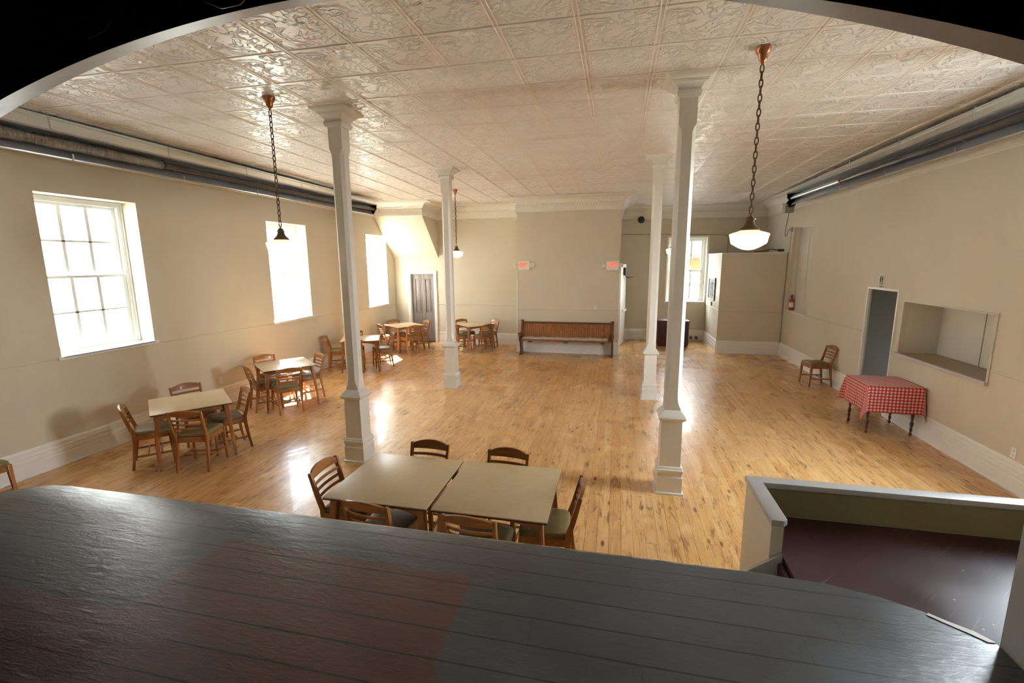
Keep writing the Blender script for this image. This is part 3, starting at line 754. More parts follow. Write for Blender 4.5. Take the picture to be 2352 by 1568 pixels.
# ------------------------------------------------------------------ columns
def sq(z, h, c):
    c = max(c, .0012)
    return [(-h+c,-h,z),(h-c,-h,z),(h,-h+c,z),(h,h-c,z),(h-c,h,z),(-h+c,h,z),(-h,h-c,z),(-h,-h+c,z)]
def column(x, y, label, grp):
    t = thing('column', label, 'column', (x,y,0), 0, grp)
    def part(nm, lv): MB().loft([sq(*l) for l in lv]).build(nm, 'column_white', t, angle=20)
    part('base', [(0,.153,0),(.020,.153,0),(.024,.137,0),(.200,.137,0),(.208,.130,0),(.240,.130,0),(.246,.136,0),(.262,.140,.004),(.285,.139,.004),(.296,.131,.002),(.315,.126,0),(.322,.115,0)])
    part('pedestal', [(.3225,.1135,0),(.845,.109,0)])
    part('collar', [(.8455,.113,0),(.852,.125,.002),(.868,.140,.004),(.882,.147,.004),(.893,.144,.003),(.896,.138,0),(.900,.138,0),(.930,.118,0),(.966,.089,0)])
    zc = ceil(y)
    sh = [(.9665,.0865,.001),(.985,.086,.003),(1.010,.0858,.014),(1.045,.0857,.027),(1.10,.0857,.037),(1.16,.0857,.039),(3.83,.0845,.036),(3.87,.0845,.022),(3.905,.0855,.001),(zc-.197,.087,.001)]
    part('shaft', sh)
    part('capital', [(zc-.1965,.100,0),(zc-.180,.112,.002),(zc-.165,.120,.004),(zc-.148,.121,.004),(zc-.140,.112,0),(zc-.128,.106,0),(zc-.110,.111,0),(zc-.088,.128,0),(zc-.072,.150,0),(zc-.068,.158,0),(zc-.060,.160,0),(zc-.058,.168,0),(zc-.048,.171,0),(zc-.040,.190,0),(zc-.022,.212,0),(zc-.004,.226,0),(zc-.0015,.228,0)])
    return t
g = 'white square columns of the hall'
column(-3.284, 5.284, 'white chamfered column left of centre, nearest the stage', g)
column(-3.294, 8.927, 'white chamfered column left of centre, farther one by the back tables', g)
column(.638, 5.230, 'white chamfered column right of centre, nearest the stage', g)
column(.659, 8.893, 'white chamfered column right of centre, farther and partly behind the near one', g)

# ------------------------------------------------------------------ chair
def curve_board(zs, half, ybase, bow, thick, lean, nx=12, arch=0.0, round_=0.0):
    """board following the curved back. zs=(z0,z1); arch raises the top centre"""
    rings = []
    for i in range(nx+1):
        u = -1 + 2*i/nx; x = u*half
        z0 = zs[0]; z1 = zs[1] + arch*(1-u*u) - round_*max(0, abs(u)-.86)/.14
        def yy(z): return ybase(z) - bow*(1-u*u)
        rings.append([(x, yy(z0)-thick/2, z0), (x, yy(z1)-thick/2, z1), (x, yy(z1)+thick/2, z1), (x, yy(z0)+thick/2, z0)])
    return MB().loft(rings)
def postY(z): return -.185 - max(0, z-.44)*.255
def make_chair(label):
    t = thing('dining_chair', label, 'chair')
    for s in (-1, 1):
        MB().bar((s*.190,.182,.448), (s*.203,.200,0), .042, .042, .026, .026).build('leg', 'chair_wood', t, bevel=.004)
    for s in (-1, 1):
        rings = []
        for z, y, w, d, x in ((0,-.235,.024,.028,.186),(.15,-.212,.026,.034,.184),(.30,-.192,.027,.042,.182),(.40,-.183,.028,.047,.181),(.47,-.186,.028,.047,.181),(.58,postY(.58),.027,.042,.185),(.70,postY(.70),.026,.038,.190),(.785,postY(.785),.025,.034,.194),(.803,postY(.803)+.002,.024,.024,.193)):
            rings.append([(s*x-w/2,y-d/2,z),(s*x+w/2,y-d/2,z),(s*x+w/2,y+d/2,z),(s*x-w/2,y+d/2,z)])
        MB().loft(rings).build('leg', 'chair_wood', t, bevel=.004)
    curve_board((.742,.795), .188, postY, .022, .022, 0, 14, .036, .010).build('crest_rail', 'chair_rail_wood', t, bevel=.004)
    for z in (.690, .632, .574):
        curve_board((z-.013,z+.013), .181, postY, .024, .013, 0, 10).build('slat', 'chair_rail_wood', t, bevel=.003)
    sf = MB()
    sf.bar((-.175,.182,.412),(.175,.182,.412), .024, .068, up=(0,0,1)).bar((-.17,-.185,.412),(.17,-.185,.412), .024, .068, up=(0,0,1))
    for s in (-1, 1): sf.bar((s*.182,-.165,.412),(s*.191,.168,.412), .024, .068, up=(0,0,1))
    sf.build('seat_frame', 'chair_rail_wood', t, bevel=.003)
    # padded seat: rounded trapezoid
    rings = []
    for z, k in ((.4465,.975),(.452,1.0),(.468,1.0),(.480,.985),(.488,.94),(.493,.82),(.496,.5)):
        r = []
        for i in range(32):
            a = 2*PI*i/32; c, s_ = math.cos(a), math.sin(a); e = .28
            ux = math.copysign(abs(c)**e, c); uy = math.copysign(abs(s_)**e, s_)
            hw = .205 + .012*uy
            r.append((ux*hw*k*.985, .010+uy*.200*k, z))
        rings.append(r)
    MB().loft(rings).build('seat', 'olive_vinyl', t, angle=60)
    for s in (-1, 1): MB().bar((s*.1855,-.20,.165),(s*.197,.185,.165), .016, .026, up=(0,0,1)).build('stretcher', 'chair_wood', t, bevel=.002)
    for y in (-.07, .07): MB().bar((-.183,y,.165),(.183,y,.165), .014, .020, up=(0,0,1)).build('stretcher', 'chair_rail_wood', t, bevel=.002)
    return t

def make_table(label):
    t = thing('dining_table', label, 'table'); h = .4425
    tp = MB().box(-h, h, -h, h, .741, .750).build('tabletop', 'laminate', t, bevel=.002)
    MB().box(-h, h, -h, h, .728, .7405).build('edge_band', 'edge_dark', tp, bevel=.002)
    # arched aprons
    q = .355
    n = 12
    bot = [(-q + 2*q*i/n, .690 - .055*abs(-1+2*i/n)**2.6) for i in range(n+1)]
    pts = bot + [(q,.7275),(-q,.7275)]
    for s in (-1, 1):
        MB().prism(pts, s*.365-.010, s*.365+.010, 'y').build('apron', 'table_apron_wood', t, angle=20)
        MB().prism(pts, s*.365-.010, s*.365+.010, 'x').build('apron', 'table_apron_wood', t, angle=20)
    for sx in (-1, 1):
        for sy in (-1, 1):
            top = Vector((sx*.372, sy*.372, .7275)); bt = Vector((sx*.425, sy*.425, .0))
            m = top.lerp(bt, 1-.055/.7275)
            L = MB()
            def ring(c, w):
                return [(c.x-w,c.y-w,c.z),(c.x+w,c.y-w,c.z),(c.x+w,c.y+w,c.z),(c.x-w,c.y+w,c.z)]
            L.loft([ring(top,.030), ring(top.lerp(bt,.12),.0285), ring(m,.0175)])
            leg = L.build('leg', 'table_wood', t, bevel=.006)
            f = MB(); 
            rr = []
            for fz, rad in ((m.z-.0006,.0185),(.004,.0165),(0,.0150)):
                c = top.lerp(bt, 1-fz/.7275)
                rr.append([(c.x+rad*math.cos(a*PI/6), c.y+rad*math.sin(a*PI/6), fz) for a in range(12)])
            f.loft(rr).build('ferrule', 'ferrule', leg)
    return t

TAB = dict(
 T1=(-5.608,4.973,-38.8,'square cream laminate table in front of the many-paned left window'),
 T2=(-5.925,7.246,-38.5,'square laminate table with sun on its top below the middle left window'),
 T3=(-6.075,10.135,25.9,'square laminate table half hidden behind the near left column'),
 T4=(-6.087,12.578,-38.2,'square laminate table in the left rear corner before the grey door'),
 T5=(-4.055,13.055,-46.9,'square laminate table by the back wall, right of the grey door'),
 Ta=(-1.793,3.456,0,'left one of the two laminate tables pushed together below the stage'),
 Tb=(-.874,3.459,0,'right one of the two laminate tables pushed together below the stage'))
tproto = None
TG = 'square laminate dining tables'
for k, (x, y, a, lab) in TAB.items():
    if tproto is None:
        tproto = make_table(lab); tproto.location = (x,y,0); tproto.rotation_euler = (0,0,math.radians(a)); tproto['group'] = TG
    else: dup(tproto, (x,y,0), math.radians(a), lab, TG)
W = 'wooden slat-back chair '
CHAIRS = [
 ('T1',-5.900,4.655,317.7, W+'at the near left table, its back towards the front corner'),
 ('T1',-5.195,4.690,18, W+'at the near left table, seen square from behind'),
 ('T1',-5.315,5.245,147.3, W+'at the near left table, side on at its right end'),
 ('T1',-5.985,5.375,246, W+'facing us behind the near left table'),
 ('T2',-6.105,6.930,325.6, W+'tucked at the left corner of the sunlit table'),
 ('T2',-5.622,6.868,52, W+'with its back to us at the sunlit table'),
 ('T2',-5.785,7.650,148.1, W+'at the right rear side of the sunlit table'),
 ('T2',-6.420,7.490,246, W+'by the wall on the far side of the sunlit table'),
 ('T3',-6.625,10.01,295.9, W+'at the left end of the table behind the near left column'),
 ('T3',-5.680,10.44,128, W+'at the right end of the table behind the near left column'),
 ('T3',-6.560,10.68,212, W+'on the far side of the table behind the near left column'),
 ('T3',-6.05,9.79,28, W+'mostly hidden by the near left column'),
 ('T4',-6.520,12.95,228, W+'against the wall in the left rear corner'),
 ('T4',-6.420,12.27,319.4, W+'at the left side of the corner table'),
 ('T4',-5.752,12.185,52, W+'with its back to us at the corner table'),
 ('T4',-5.790,12.930,140, W+'right in front of the grey door'),
 ('T5',-4.465,13.44,229, W+'facing us on the left far side of the back wall table'),
 ('T5',-3.770,13.44,139.7, W+'facing us at the right rear of the back wall table'),
 ('T5',-3.740,12.80,50, W+'with its back to us at the back wall table'),
 ('T5',-4.36,12.74,313, W+'half hidden behind the farther left column'),
 ('Ta',-2.255,3.470,271, W+'at the left end of the paired tables'),
 ('Ta',-1.780,3.84,178, W+'at the far side of the left paired table'),
 ('Tb',-.985,3.80,174, W+'at the far side of the right paired table'),
 ('Ta',-1.775,3.185,354.5, W+'with its back to the stage at the left paired table'),
 ('Tb',-.955,3.155,356.3, W+'with its back to the stage at the right paired table'),
 ('Tb',-.505,3.500,92.6, W+'at the right end of the paired tables'),
 (None,4.085,10.534,96.4, W+'standing alone against the right wall beside the doorway'),
 (None,-6.60,3.26,0, W+'cut off at the left edge of the picture'),
]
cproto = None
for (k, x, y, a, lab) in CHAIRS:
    grp = 'slat-back dining chairs'
    if cproto is None:
        cproto = make_chair(lab); cproto.location = (x,y,0); cproto.rotation_euler = (0,0,math.radians(a)); cproto['group'] = grp
    else: dup(cproto, (x,y,0), math.radians(a), lab, grp)

# ------------------------------------------------------------------ pendant lamps
def lamp(x, y, label, proto=None):
    t = thing('pendant_lamp', label, 'lamp', (x, y, 0), 0, 'schoolhouse pendant lamps')
    zc = ceil(y) - .002
    MB().lathe([(.001,zc),(.062,zc),(.064,zc-.012),(.060,zc-.03),(.048,zc-.048),(.038,zc-.062),(.036,zc-.085),(.028,zc-.105),(.014,zc-.118),(.011,zc-.135),(.001,zc-.137)]).build('canopy', 'copper', t)
    zb = 2.965; ch = MB(); L = .072; z = zc-.130; i = 0
    while z - L > zb - .012:
        path = []
        for k in range(14):
            a = 2*PI*k/14; u = .0145*math.cos(a); v = (L/2)*math.sin(a)
            path.append((u,0,z-L/2+v) if i % 2 == 0 else (0,u,z-L/2+v))
        ch.tube(path, .0056, 6, closed=True); z -= L-.014; i += 1
    ch.build('chain', 'chain_bronze', t)
    MB().lathe([(.001,zb+.012),(.012,zb+.012),(.016,zb),(.030,zb-.006),(.034,zb-.02),(.046,zb-.024),(.046,zb-.030),(.036,zb-.036),(.040,zb-.06),(.055,zb-.085),(.078,zb-.105),(.084,zb-.118),(.080,zb-.122),(.001,zb-.122)]).build('fitter', 'bronze', t)
    zg = zb-.119
    sh = MB().lathe([(.070,zg),(.080,zg-.006),(.110,zg-.016),(.150,zg-.028),(.164,zg-.036),(.166,zg-.044),(.160,zg-.060),(.154,zg-.085),(.150,zg-.110),(.142,zg-.122),(.118,zg-.136),(.085,zg-.156),(.050,zg-.170),(.020,zg-.176),(.001,zg-.177)], n=40).build('glass_shade', 'opal_glass', t)
    return t
lamp(-3.71, 4.673, 'pendant lamp with glowing white shade, before the middle left window')
lamp(1.150, 4.639, 'pendant lamp with glowing white shade, large one hanging at the right')
lamp(-3.895, 11.15, 'pendant lamp with glowing white shade beside the farther left column')
lamp(1.205, 10.95, 'pendant lamp with glowing white shade mostly hidden behind the near right column')

# ------------------------------------------------------------------ exit signs
def text_mesh(body, size, ext):
    cu = bpy.data.curves.new('lettering', 'FONT'); cu.body = body; cu.size = size; cu.extrude = ext; cu.align_x = 'CENTER'; cu.align_y = 'CENTER'
    tmp = bpy.data.objects.new('lettering', cu); COL.objects.link(tmp)
    dg = bpy.context.evaluated_depsgraph_get(); me = bpy.data.meshes.new_from_object(tmp.evaluated_get(dg))
    bpy.data.objects.remove(tmp); return me
ex_me = text_mesh('EXIT', .155, .002); ex_me.materials.clear(); ex_me.materials.append(M['exit_red'])
def exit_sign(cx, cz, label, arrow):
    t = thing('exit_sign', label, 'exit sign', (cx, YP-.002, cz), 0, 'emergency exit signs')
    MB().box(-.165, .165, -.065, 0, -.125, .125).build('housing', 'plastic_white', t, bevel=.006)
    MB().box(-.155, .155, -.0665, -.0655, -.075, .118).build('face', 'sign_face', t)
    o = bpy.data.objects.new('lettering', ex_me); COL.objects.link(o); o.parent = t; o.location = (.0, -.0705, .02); o.rotation_euler = (PI/2,0,0); o.scale = (.66,1.0,1)
    if arrow:
        MB().prism([(-.150,.02),(-.128,.048),(-.128,.030),(-.138,.02),(-.128,.010),(-.128,-.008)], -.0735, -.0675, 'y').build('arrow', 'exit_red', t)
    for s in (-1, 1):
        hd = MB().box(s*.225-.055, s*.225+.055, -.075, -.01, -.045, .062)
        hd.box(min(s*.165, s*.18), max(s*.165, s*.18), -.05, -.02, -.01, .02)
        h = hd.build('lamp_head', 'plastic_white', t, bevel=.006)
        MB().lathe([(.001,-.003),(.036,-.002),(.038,.0),(.001,.001)], (s*.225, -.0755, .008), 16, 'y').build('lens', 'plastic_cream', h)
exit_sign(-2.54, 2.455, 'white exit sign with red letters and arrow on the left of the chimney breast', True)
exit_sign(-.118, 2.44, 'white exit sign with red letters on the right of the chimney breast', False)

# ------------------------------------------------------------------ pew
pw = thing('church_pew', 'long brown wooden pew with beadboard back against the chimney breast', 'bench', (-1.32, 12.66, 0))
PX = 1.255
def pew_end(s):
    x = s*PX
    pts = [(-.155,0),(-.165,.03),(-.11,.05),(-.075,.12),(-.085,.22),(-.135,.33),(-.20,.40),(-.215,.45),(-.215,.53),(-.20,.58),(-.10,.56),(-.01,.575),(.06,.62),(.11,.72),(.16,.88),(.19,.915),(.225,.91),(.235,.86),(.19,.70),(.16,.55),(.15,.40),(.155,.25),(.17,.12),(.235,.03),(.23,0),(.10,0),(.08,.05),(.03,.09),(-.02,.05),(-.04,0)]
    e = MB().prism(pts, x-.028, x+.028, 'x').build('end_panel', 'pew_rail_wood', pw, bevel=.006)
    MB().lathe([(.001,-.040),(.042,-.040),(.048,-.03),(.048,.03),(.042,.040),(.001,.040)], (x, -.205, .585), 18, 'x').build('arm_scroll', 'pew_rail_wood', e)
    MB().lathe([(.001,-.036),(.036,-.034),(.040,-.02),(.040,.02),(.036,.034),(.001,.036)], (x, .205, .905), 18, 'x').build('top_scroll', 'pew_rail_wood', e)
pew_end(-1); pew_end(1)
MB().box(-PX+.029, PX-.029, -.20, .14, .400, .428).build('seat', 'pew_wood', pw, bevel=.006)
# beadboard back, leaning
bk = MB(); n = 42; w = (2*PX-.06)/n
for i in range(n):
    a = -PX+.03+i*w
    def yb(z): return .115 + (z-.43)*.20
    z0, z1 = .44, .845
    for (u0, u1, dy0, dy1) in ((a+.002, a+w-.002, 0, 0),):
        bk.add([(u0,yb(z0),z0),(u1,yb(z0),z0),(u1,yb(z1),z1),(u0,yb(z1),z1),(u0,yb(z0)+.02,z0),(u1,yb(z0)+.02,z0),(u1,yb(z1)+.02,z1),(u0,yb(z1)+.02,z1)],
               [(0,1,2,3),(4,7,6,5),(0,4,5,1),(1,5,6,2),(2,6,7,3),(3,7,4,0)])
bk.build('backrest', 'pew_wood', pw, bevel=.002, seg=1)
MB().bar((-PX+.029,.205,.870),(PX-.029,.205,.870), .034, .05, up=(0,0,1)).build('top_rail', 'pew_rail_wood', pw, bevel=.006)
for x in (-.98, .02, 1.0): MB().box(x-.05, x+.05, -.15, .12, .362, .3995).build('seat_batten', 'iron_brown', pw, bevel=.004)
# cushion
rings = []; n = 60
for i in range(n+1):
    x = -1.21 + 2.36*i/n; k = 1 - max(0, abs(-1+2*i/n)-.965)/.035*.6
    wv = .008*math.sin(i*.55) + .006*math.sin(i*1.31+1); r = []
    for j in range(14):
        a = 2*PI*j/14; c, s_ = math.cos(a), math.sin(a)
        r.append((x, -.045+math.copysign(abs(c)**.4, c)*.155, .429+.030+math.copysign(abs(s_)**.7, s_)*.029*k*(1 if s_ < 0 else 1) + (wv if s_ > 0 else 0)))
    rings.append(r)
o = MB().loft(rings).build('seat_cushion', 'pillow_tan', angle=70); o.location = (-1.32, 12.66, .001)
tag(o, 'long thin tan seat cushion lying on the wooden pew', 'cushion')

# ------------------------------------------------------------------ gingham table
gt = thing('side_table', 'small table with turned dark legs under the red gingham cloth', 'table', (4.015, 7.93, 0), math.radians(-1))
hb = .345
MB().box(-hb, hb, -hb, hb, .715, .738).build('tabletop', 'turned_wood', gt, bevel=.003)
q = .285
MB().box(-q, q, -q-.01, -q+.01, .63, .7145).box(-q, q, q-.01, q+.01, .63, .7145).box(-q-.01, -q+.01, -q+.01, q-.01, .63, .7145).box(q-.01, q+.01, -q+.01, q-.01, .63, .7145).build('apron', 'turned_wood', gt)
for sx in (-1, 1):
    for sy in (-1, 1):
        MB().lathe([(.001,0),(.012,0),(.019,.012),(.021,.028),(.013,.045),(.011,.055),(.017,.075),(.020,.10),(.013,.13),(.017,.145),(.024,.165),(.024,.20),(.015,.215),(.014,.235),(.019,.27),(.022,.36),(.020,.48),(.018,.56),(.024,.585),(.024,.7145),(.001,.7145)], (sx*.285, sy*.285, 0), 14).build('leg', 'turned_wood', gt)
# tablecloth
a, ov, n = .352, .40, 56
L = a+ov; vs = []; uvs = []; fs = []
def edge_r(w):  # ripple
    return .012*math.sin(w*13) + .008*math.sin(w*29+1.3)
for i in range(n+1):
    for j in range(n+1):
        u = -L + 2*L*i/n; v = -L + 2*L*j/n
        du, dv = max(0, abs(u)-a), max(0, abs(v)-a); su, sv = math.copysign(1,u), math.copysign(1,v)
        cu, cv = max(-a, min(a, u)), max(-a, min(a, v))
        d = math.hypot(du, dv)
        if d == 0: p = (u, v, .7435 + .001*math.sin(u*20)*math.sin(v*17))
        elif dv == 0: p = (cu + su*(.008+.05*d*d+edge_r(v)*d*1.6), v, .7435-d*.985)
        elif du == 0: p = (u, cv + sv*(.008+.05*d*d+edge_r(u+2)*d*1.6), .7435-d*.985)
        else:
            th = math.atan2(dv, du); f = math.sin(2*th)
            dd = d*(1-.10*f)
            rad = .010 + .05*d*d + .20*d*f
            p = (cu + su*rad*math.cos(th), cv + sv*rad*math.sin(th), .7435 - dd*math.sqrt(max(.1, 1-(.22*f)**2)))
        vs.append(p); uvs.append((u+L, v+L))
R_ = Matrix.Rotation(math.radians(-1), 3, 'Z')
for k in range(len(vs)):
    q_ = R_ @ Vector(vs[k]); wx = q_.x + 4.015
    if wx > 4.362: q_.x = 4.362-4.015 + .012*math.tanh((wx-4.362)*6)
    vs[k] = tuple(q_)
for i in range(n):
    for j in range(n):
        a_ = i*(n+1)+j; fs.append((a_, a_+n+1, a_+n+2, a_+1))
me = bpy.data.meshes.new('tablecloth'); me.from_pydata(vs, [], fs); ul = me.uv_layers.new(name='UVMap')
for l in me.loops: ul.data[l.index].uv = uvs[l.vertex_index]
me.shade_smooth(); me.materials.append(M['gingham'])
tc = bpy.data.objects.new('tablecloth', me); COL.objects.link(tc); tc.location = (4.015, 7.93, 0)
sm = tc.modifiers.new('Solidify', 'SOLIDIFY'); sm.thickness = .0016; sm.offset = 1
tag(tc, 'red and white gingham cloth draped over the small table by the doorway', 'tablecloth')

# ------------------------------------------------------------------ tube heaters
def heater(name, label, x, z, s, y0, y1, foil_end, extra):
    """s = +1: opens towards +x"""
    t = thing('tube_heater', label, 'heater', (x, (y0+y1)/2, z)); h = (y1-y0)/2
    ca, sa = math.cos(math.radians(24)), -math.sin(math.radians(24))      # opening direction, down towards the room
    def P(a, b): return (s*(a*ca - b*sa*-1*-1), a*sa + b*ca) if False else (s*(a*ca - b*sa), a*sa + b*ca)
    prof = [(.100,-.148),(.112,-.136),(.100,-.130),(.012,-.085),(-.048,-.050),(-.048,.050),(.012,.085),(.100,.130),(.112,.136),(.100,.148)]
    back = [(a-.006 if abs(b) < .1 else a-.002, b*(1.04)) for a, b in prof]
    pts = [P(*q) for q in prof] + [P(*q) for q in reversed(back)]
    MB().prism(pts, -h, h, 'y').build('reflector', 'reflector_metal', t, angle=20)
    MB().prism([P(*q) for q in prof], -h-.004, -h-.001, 'y').prism([P(*q) for q in prof], h+.001, h+.004, 'y').build('end_plate', 'reflector_metal', t, smooth=False)
    c = P(.045, 0)
    if foil_end:
        MB().tube([(c[0], foil_end-(y0+y1)/2, c[1]), (c[0], h+.10, c[1])], .050, 16).build('burner_tube', 'dark_steel', t)
        n = 150; yy0, yy1 = -h, foil_end-(y0+y1)/2
        MB().tube([(c[0], yy0+(yy1-yy0)*i/n, c[1]) for i in range(n+1)], [.060+(.016*random.random() if i < n*.86 else .006) for i in range(n+1)], 16).build('foil_duct', 'crinkled_foil', t)
        MB().lathe([(.001,-.012),(.064,-.012),(.071,-.006),(.071,.006),(.064,.012),(.001,.012)], (c[0], yy1+.014, c[1]), 18, 'y').build('collar', 'black_plastic', t)
        MB().lathe([(.001,0),(.053,0),(.056,.02),(.053,.05),(.001,.052)], (c[0], h+.10, c[1]), 18, 'y').build('end_cap', 'steel', t)
    else:
        MB().tube([(c[0], -h, c[1]), (c[0], h-2.55, c[1])], .050, 16).build('burner_tube', 'dark_steel', t)
        MB().tube([(c[0], h-2.49, c[1]), (c[0], h+.02, c[1])], .044, 16).build('burner_tube', 'steel', t)
        MB().lathe([(.001,-.035),(.055,-.035),(.06,-.02),(.06,.02),(.055,.035),(.001,.035)], (c[0], h-2.52, c[1]), 18, 'y').build('collar', 'copper', t)
        MB().lathe([(.001,-.16),(.053,-.16),(.053,.16),(.001,.16)], (c[0], -h+2.0, c[1]), 18, 'y').build('sleeve', 'plastic_cream', t)
    # hooks and chains
    yy = y0+.6
    k = 0
    while yy < y1:
        yl = yy-(y0+y1)/2
        path = [(c[0]+s*.062*math.cos(q), yl, c[1]+.062*math.sin(q)) for q in [PI*1.75-i*PI*1.3/10 for i in range(11)]]
        tp = P(-.055, 0)
        hk = MB().tube(path, .006, 6).build('tube_hook', 'steel', t)
        lp = P(.110,.137)
        zt = ceil(yy) - z - .01
        pth = MB(); zz = .14; i = 0
        pth.tube([(lp[0], yl, lp[1]), (lp[0]*.4, yl+.015, lp[1]+.02), (0, yl, .15)], .005, 6)
        while zz + .035 < zt:
            ring = []
            for q in range(10):
                an = 2*PI*q/10; u = .008*math.cos(an); v = .024*math.sin(an)
                ring.append((u, yl, zz+.024+v) if i % 2 == 0 else (0, yl+u, zz+.024+v))
            pth.tube(ring, .0028, 5, closed=True); zz += .040; i += 1
        pth.build('hanger', 'steel', t)
        b_ = P(.106, -.139)
        MB().box(b_[0]-.006, b_[0]+.006, yl+.16, yl+.18, b_[1]-.02, b_[1]+.06).build('clip', 'steel', t)
        yy += 1.52; k += 1
    return t
heater('l', 'long grey tube heater hanging below the left cornice with foil wrapped end', -6.60, 4.03, 1, 2.4, 12.0, 5.85, 0)
hr = heater('r', 'long grey tube heater hanging below the right cornice', 4.02, 4.02, -1, 3.2, 12.55, 0, 1)
bb = thing('heater_burner', 'grey burner box with round black blower at the end of the right heater', 'heater burner', (3.99, 12.80, 3.80))
MB().box(-.085, .115, -.09, .13, -.12, .11).build('casing', 'grey_box', bb, bevel=.008)
MB().lathe([(.001,-.05),(.085,-.05),(.095,-.03),(.095,.03),(.085,.05),(.001,.05)], (.02, -.145, .09), 22, 'y').lathe([(.001,-.02),(.03,-.02),(.03,.02),(.001,.02)], (.02,-.205,.09), 12, 'y').build('blower', 'black_plastic', bb)
MB().lathe([(.001,-.04),(.075,-.04),(.082,-.02),(.082,.02),(.075,.04),(.001,.04)], (.02, -.08, .235), 22, 'y').lathe([(.001,-.02),(.034,-.02),(.034,.02),(.001,.02)], (.02,-.13,.235), 12, 'y').build('blower_motor', 'black_plastic', bb)
MB().tube([(-.03,-.2,.15),(.0,-.23,.11),(.05,-.22,.14)], .008, 6).build('bracket', 'steel', bb)

# ------------------------------------------------------------------ small wall things
def plate(name, label, cat, loc, axis, mat='plastic_white', w=.072, h=.116, grp=None, kind='outlet'):
    t = thing(name, label, cat, loc, {'+x': PI/2, '-x': -PI/2, '-y': 0}[axis], grp)
    # local: faces -y
    MB().box(-w/2, w/2, -.007, 0, -h/2, h/2).build('cover_plate', mat, t, bevel=.002)
    if kind == 'outlet':
        for z in (-.025, .025):
            MB().lathe([(.001,-.0015),(.0155,-.0015),(.0165,.001),(.001,.001)], (0,-.008,z), 14, 'y').build('receptacle', 'plastic_lilac', t)
    else:
        MB().box(-.005, .005, -.016, -.0072, -.012, .012).build('toggle', mat, t, bevel=.001)
    return t
plate('wall_outlet', 'white wall outlet above the left baseboard between two tables', 'outlet', (XL+.001, 6.884, .48), '+x', grp=None)
plate('wall_outlet', 'white wall outlet above the right baseboard near the parapet', 'outlet', (XR-.001, 6.013, .43), '-x')
plate('light_switch', 'white switch plate above the right half of the pew', 'switch', (-.548, YP-.001, 1.315), '-y', 'plastic_lilac', kind='sw')
plate('light_switch', 'cream blank switch plate just above the white one over the pew', 'switch', (-.548, YP-.001, 1.44), '-y', 'plastic_cream', kind='sw')
plate('wall_outlet', 'small cream outlet low on the right wall by the closet corner', 'outlet', (XR-.001, 13.28, .46), '-x', 'plastic_cream')
for x, l in ((2.39, 'left'), (2.55, 'right')):
    t = thing('floor_receptacle', 'grey metal receptacle box on the recess baseboard, %s one of two' % l, 'outlet', (x, YR-.032, .105), 0, 'receptacle boxes in the recess')
    MB().box(-.048, .048, -.05, 0, -.055, .055).build('box', 'grey_box', t, bevel=.004); MB().box(-.03, .03, -.054, -.0505, -.03, .03).build('cover', 'black_plastic', t)
# restroom sign
t = thing('restroom_sign', 'restroom sign with man and woman figures above the open doorway', 'sign', (XR-.001, 9.13, 2.205), -PI/2)
MB().box(-.075, .075, -.006, 0, -.115, .115).build('plate', 'plastic_cream', t, bevel=.002)
pc = MB()
for cx, skirt in ((-.03, True), (.03, False)):
    pc.lathe([(.001,-.001),(.010,-.001),(.010,.001),(.001,.001)], (cx, -.0075, .085), 12, 'y')
    body = [(cx-.014,.07),(cx+.014,.07),(cx+.020,.02),(cx+.013,.018),(cx+.010,.04),(cx+(.020 if skirt else .011),-.012),(cx+.008,-.012),(cx+.008,-.062),(cx+.001,-.062),(cx+.001,-.012),(cx-.001,-.012),(cx-.001,-.062),(cx-.008,-.062),(cx-.008,-.012),(cx-(.020 if skirt else .011),-.012),(cx-.010,.04),(cx-.013,.018),(cx-.020,.02)]
    pc.prism(body, -.0085, -.0065, 'y')
pc.build('pictogram', 'pictogram_black', t)
MB().box(-.055, .055, -.0075, -.0062, -.079, -.074).box(-.055, .055, -.0075, -.0062, -.100, -.089).build('caption_strip', 'edge_dark', t)
# framed picture on the closet side
t = thing('framed_picture', 'dark framed print hanging on the side of the closet', 'picture', (CX-.001, 14.83, 1.73), PI/2)
t.rotation_euler = (0,0,-PI/2)
w, h = .46, .33
MB().box(-w, w, -.034, 0, h-.05, h).box(-w, w, -.034, 0, -h, -h+.05).box(-w, -w+.05, -.034, 0, -h+.05, h-.05).box(w-.05, w, -.034, 0, -h+.05, h-.05).build('frame', 'frame_dark', t, bevel=.005)
MB().box(-w+.05, w-.05, -.014, -.002, -h+.05, h-.05).build('mat_board', 'mat_cream', t); MB().box(-w+.15, w-.15, -.0165, -.0145, -h+.13, h-.13).build('print', 'art_print', t)
t = thing('thermostat', 'small thermostat below the framed print on the closet side', 'thermostat', (CX-.001, 14.78, 1.29), -PI/2)
MB().box(-.04, .04, -.028, 0, -.06, .06).build('case', 'grey_box', t, bevel=.004); MB().box(-.02, .02, -.031, -.0285, .0, .03).build('dial', 'black_plastic', t)
# speaker
t = thing('wall_speaker', 'round black speaker high on the recess wall by the cornice', 'speaker', (.70, YR-.06, 3.835))
MB().lathe([(.001,.0),(.085,.0),(.10,-.012),(.104,-.05),(.095,-.10),(.06,-.112),(.001,-.115)], (0,0,0), 26, 'y').build('case', 'black_plastic', t)
MB().box(-.02, .02, .001, .058, -.02, .02).build('bracket', 'black_plastic', t)
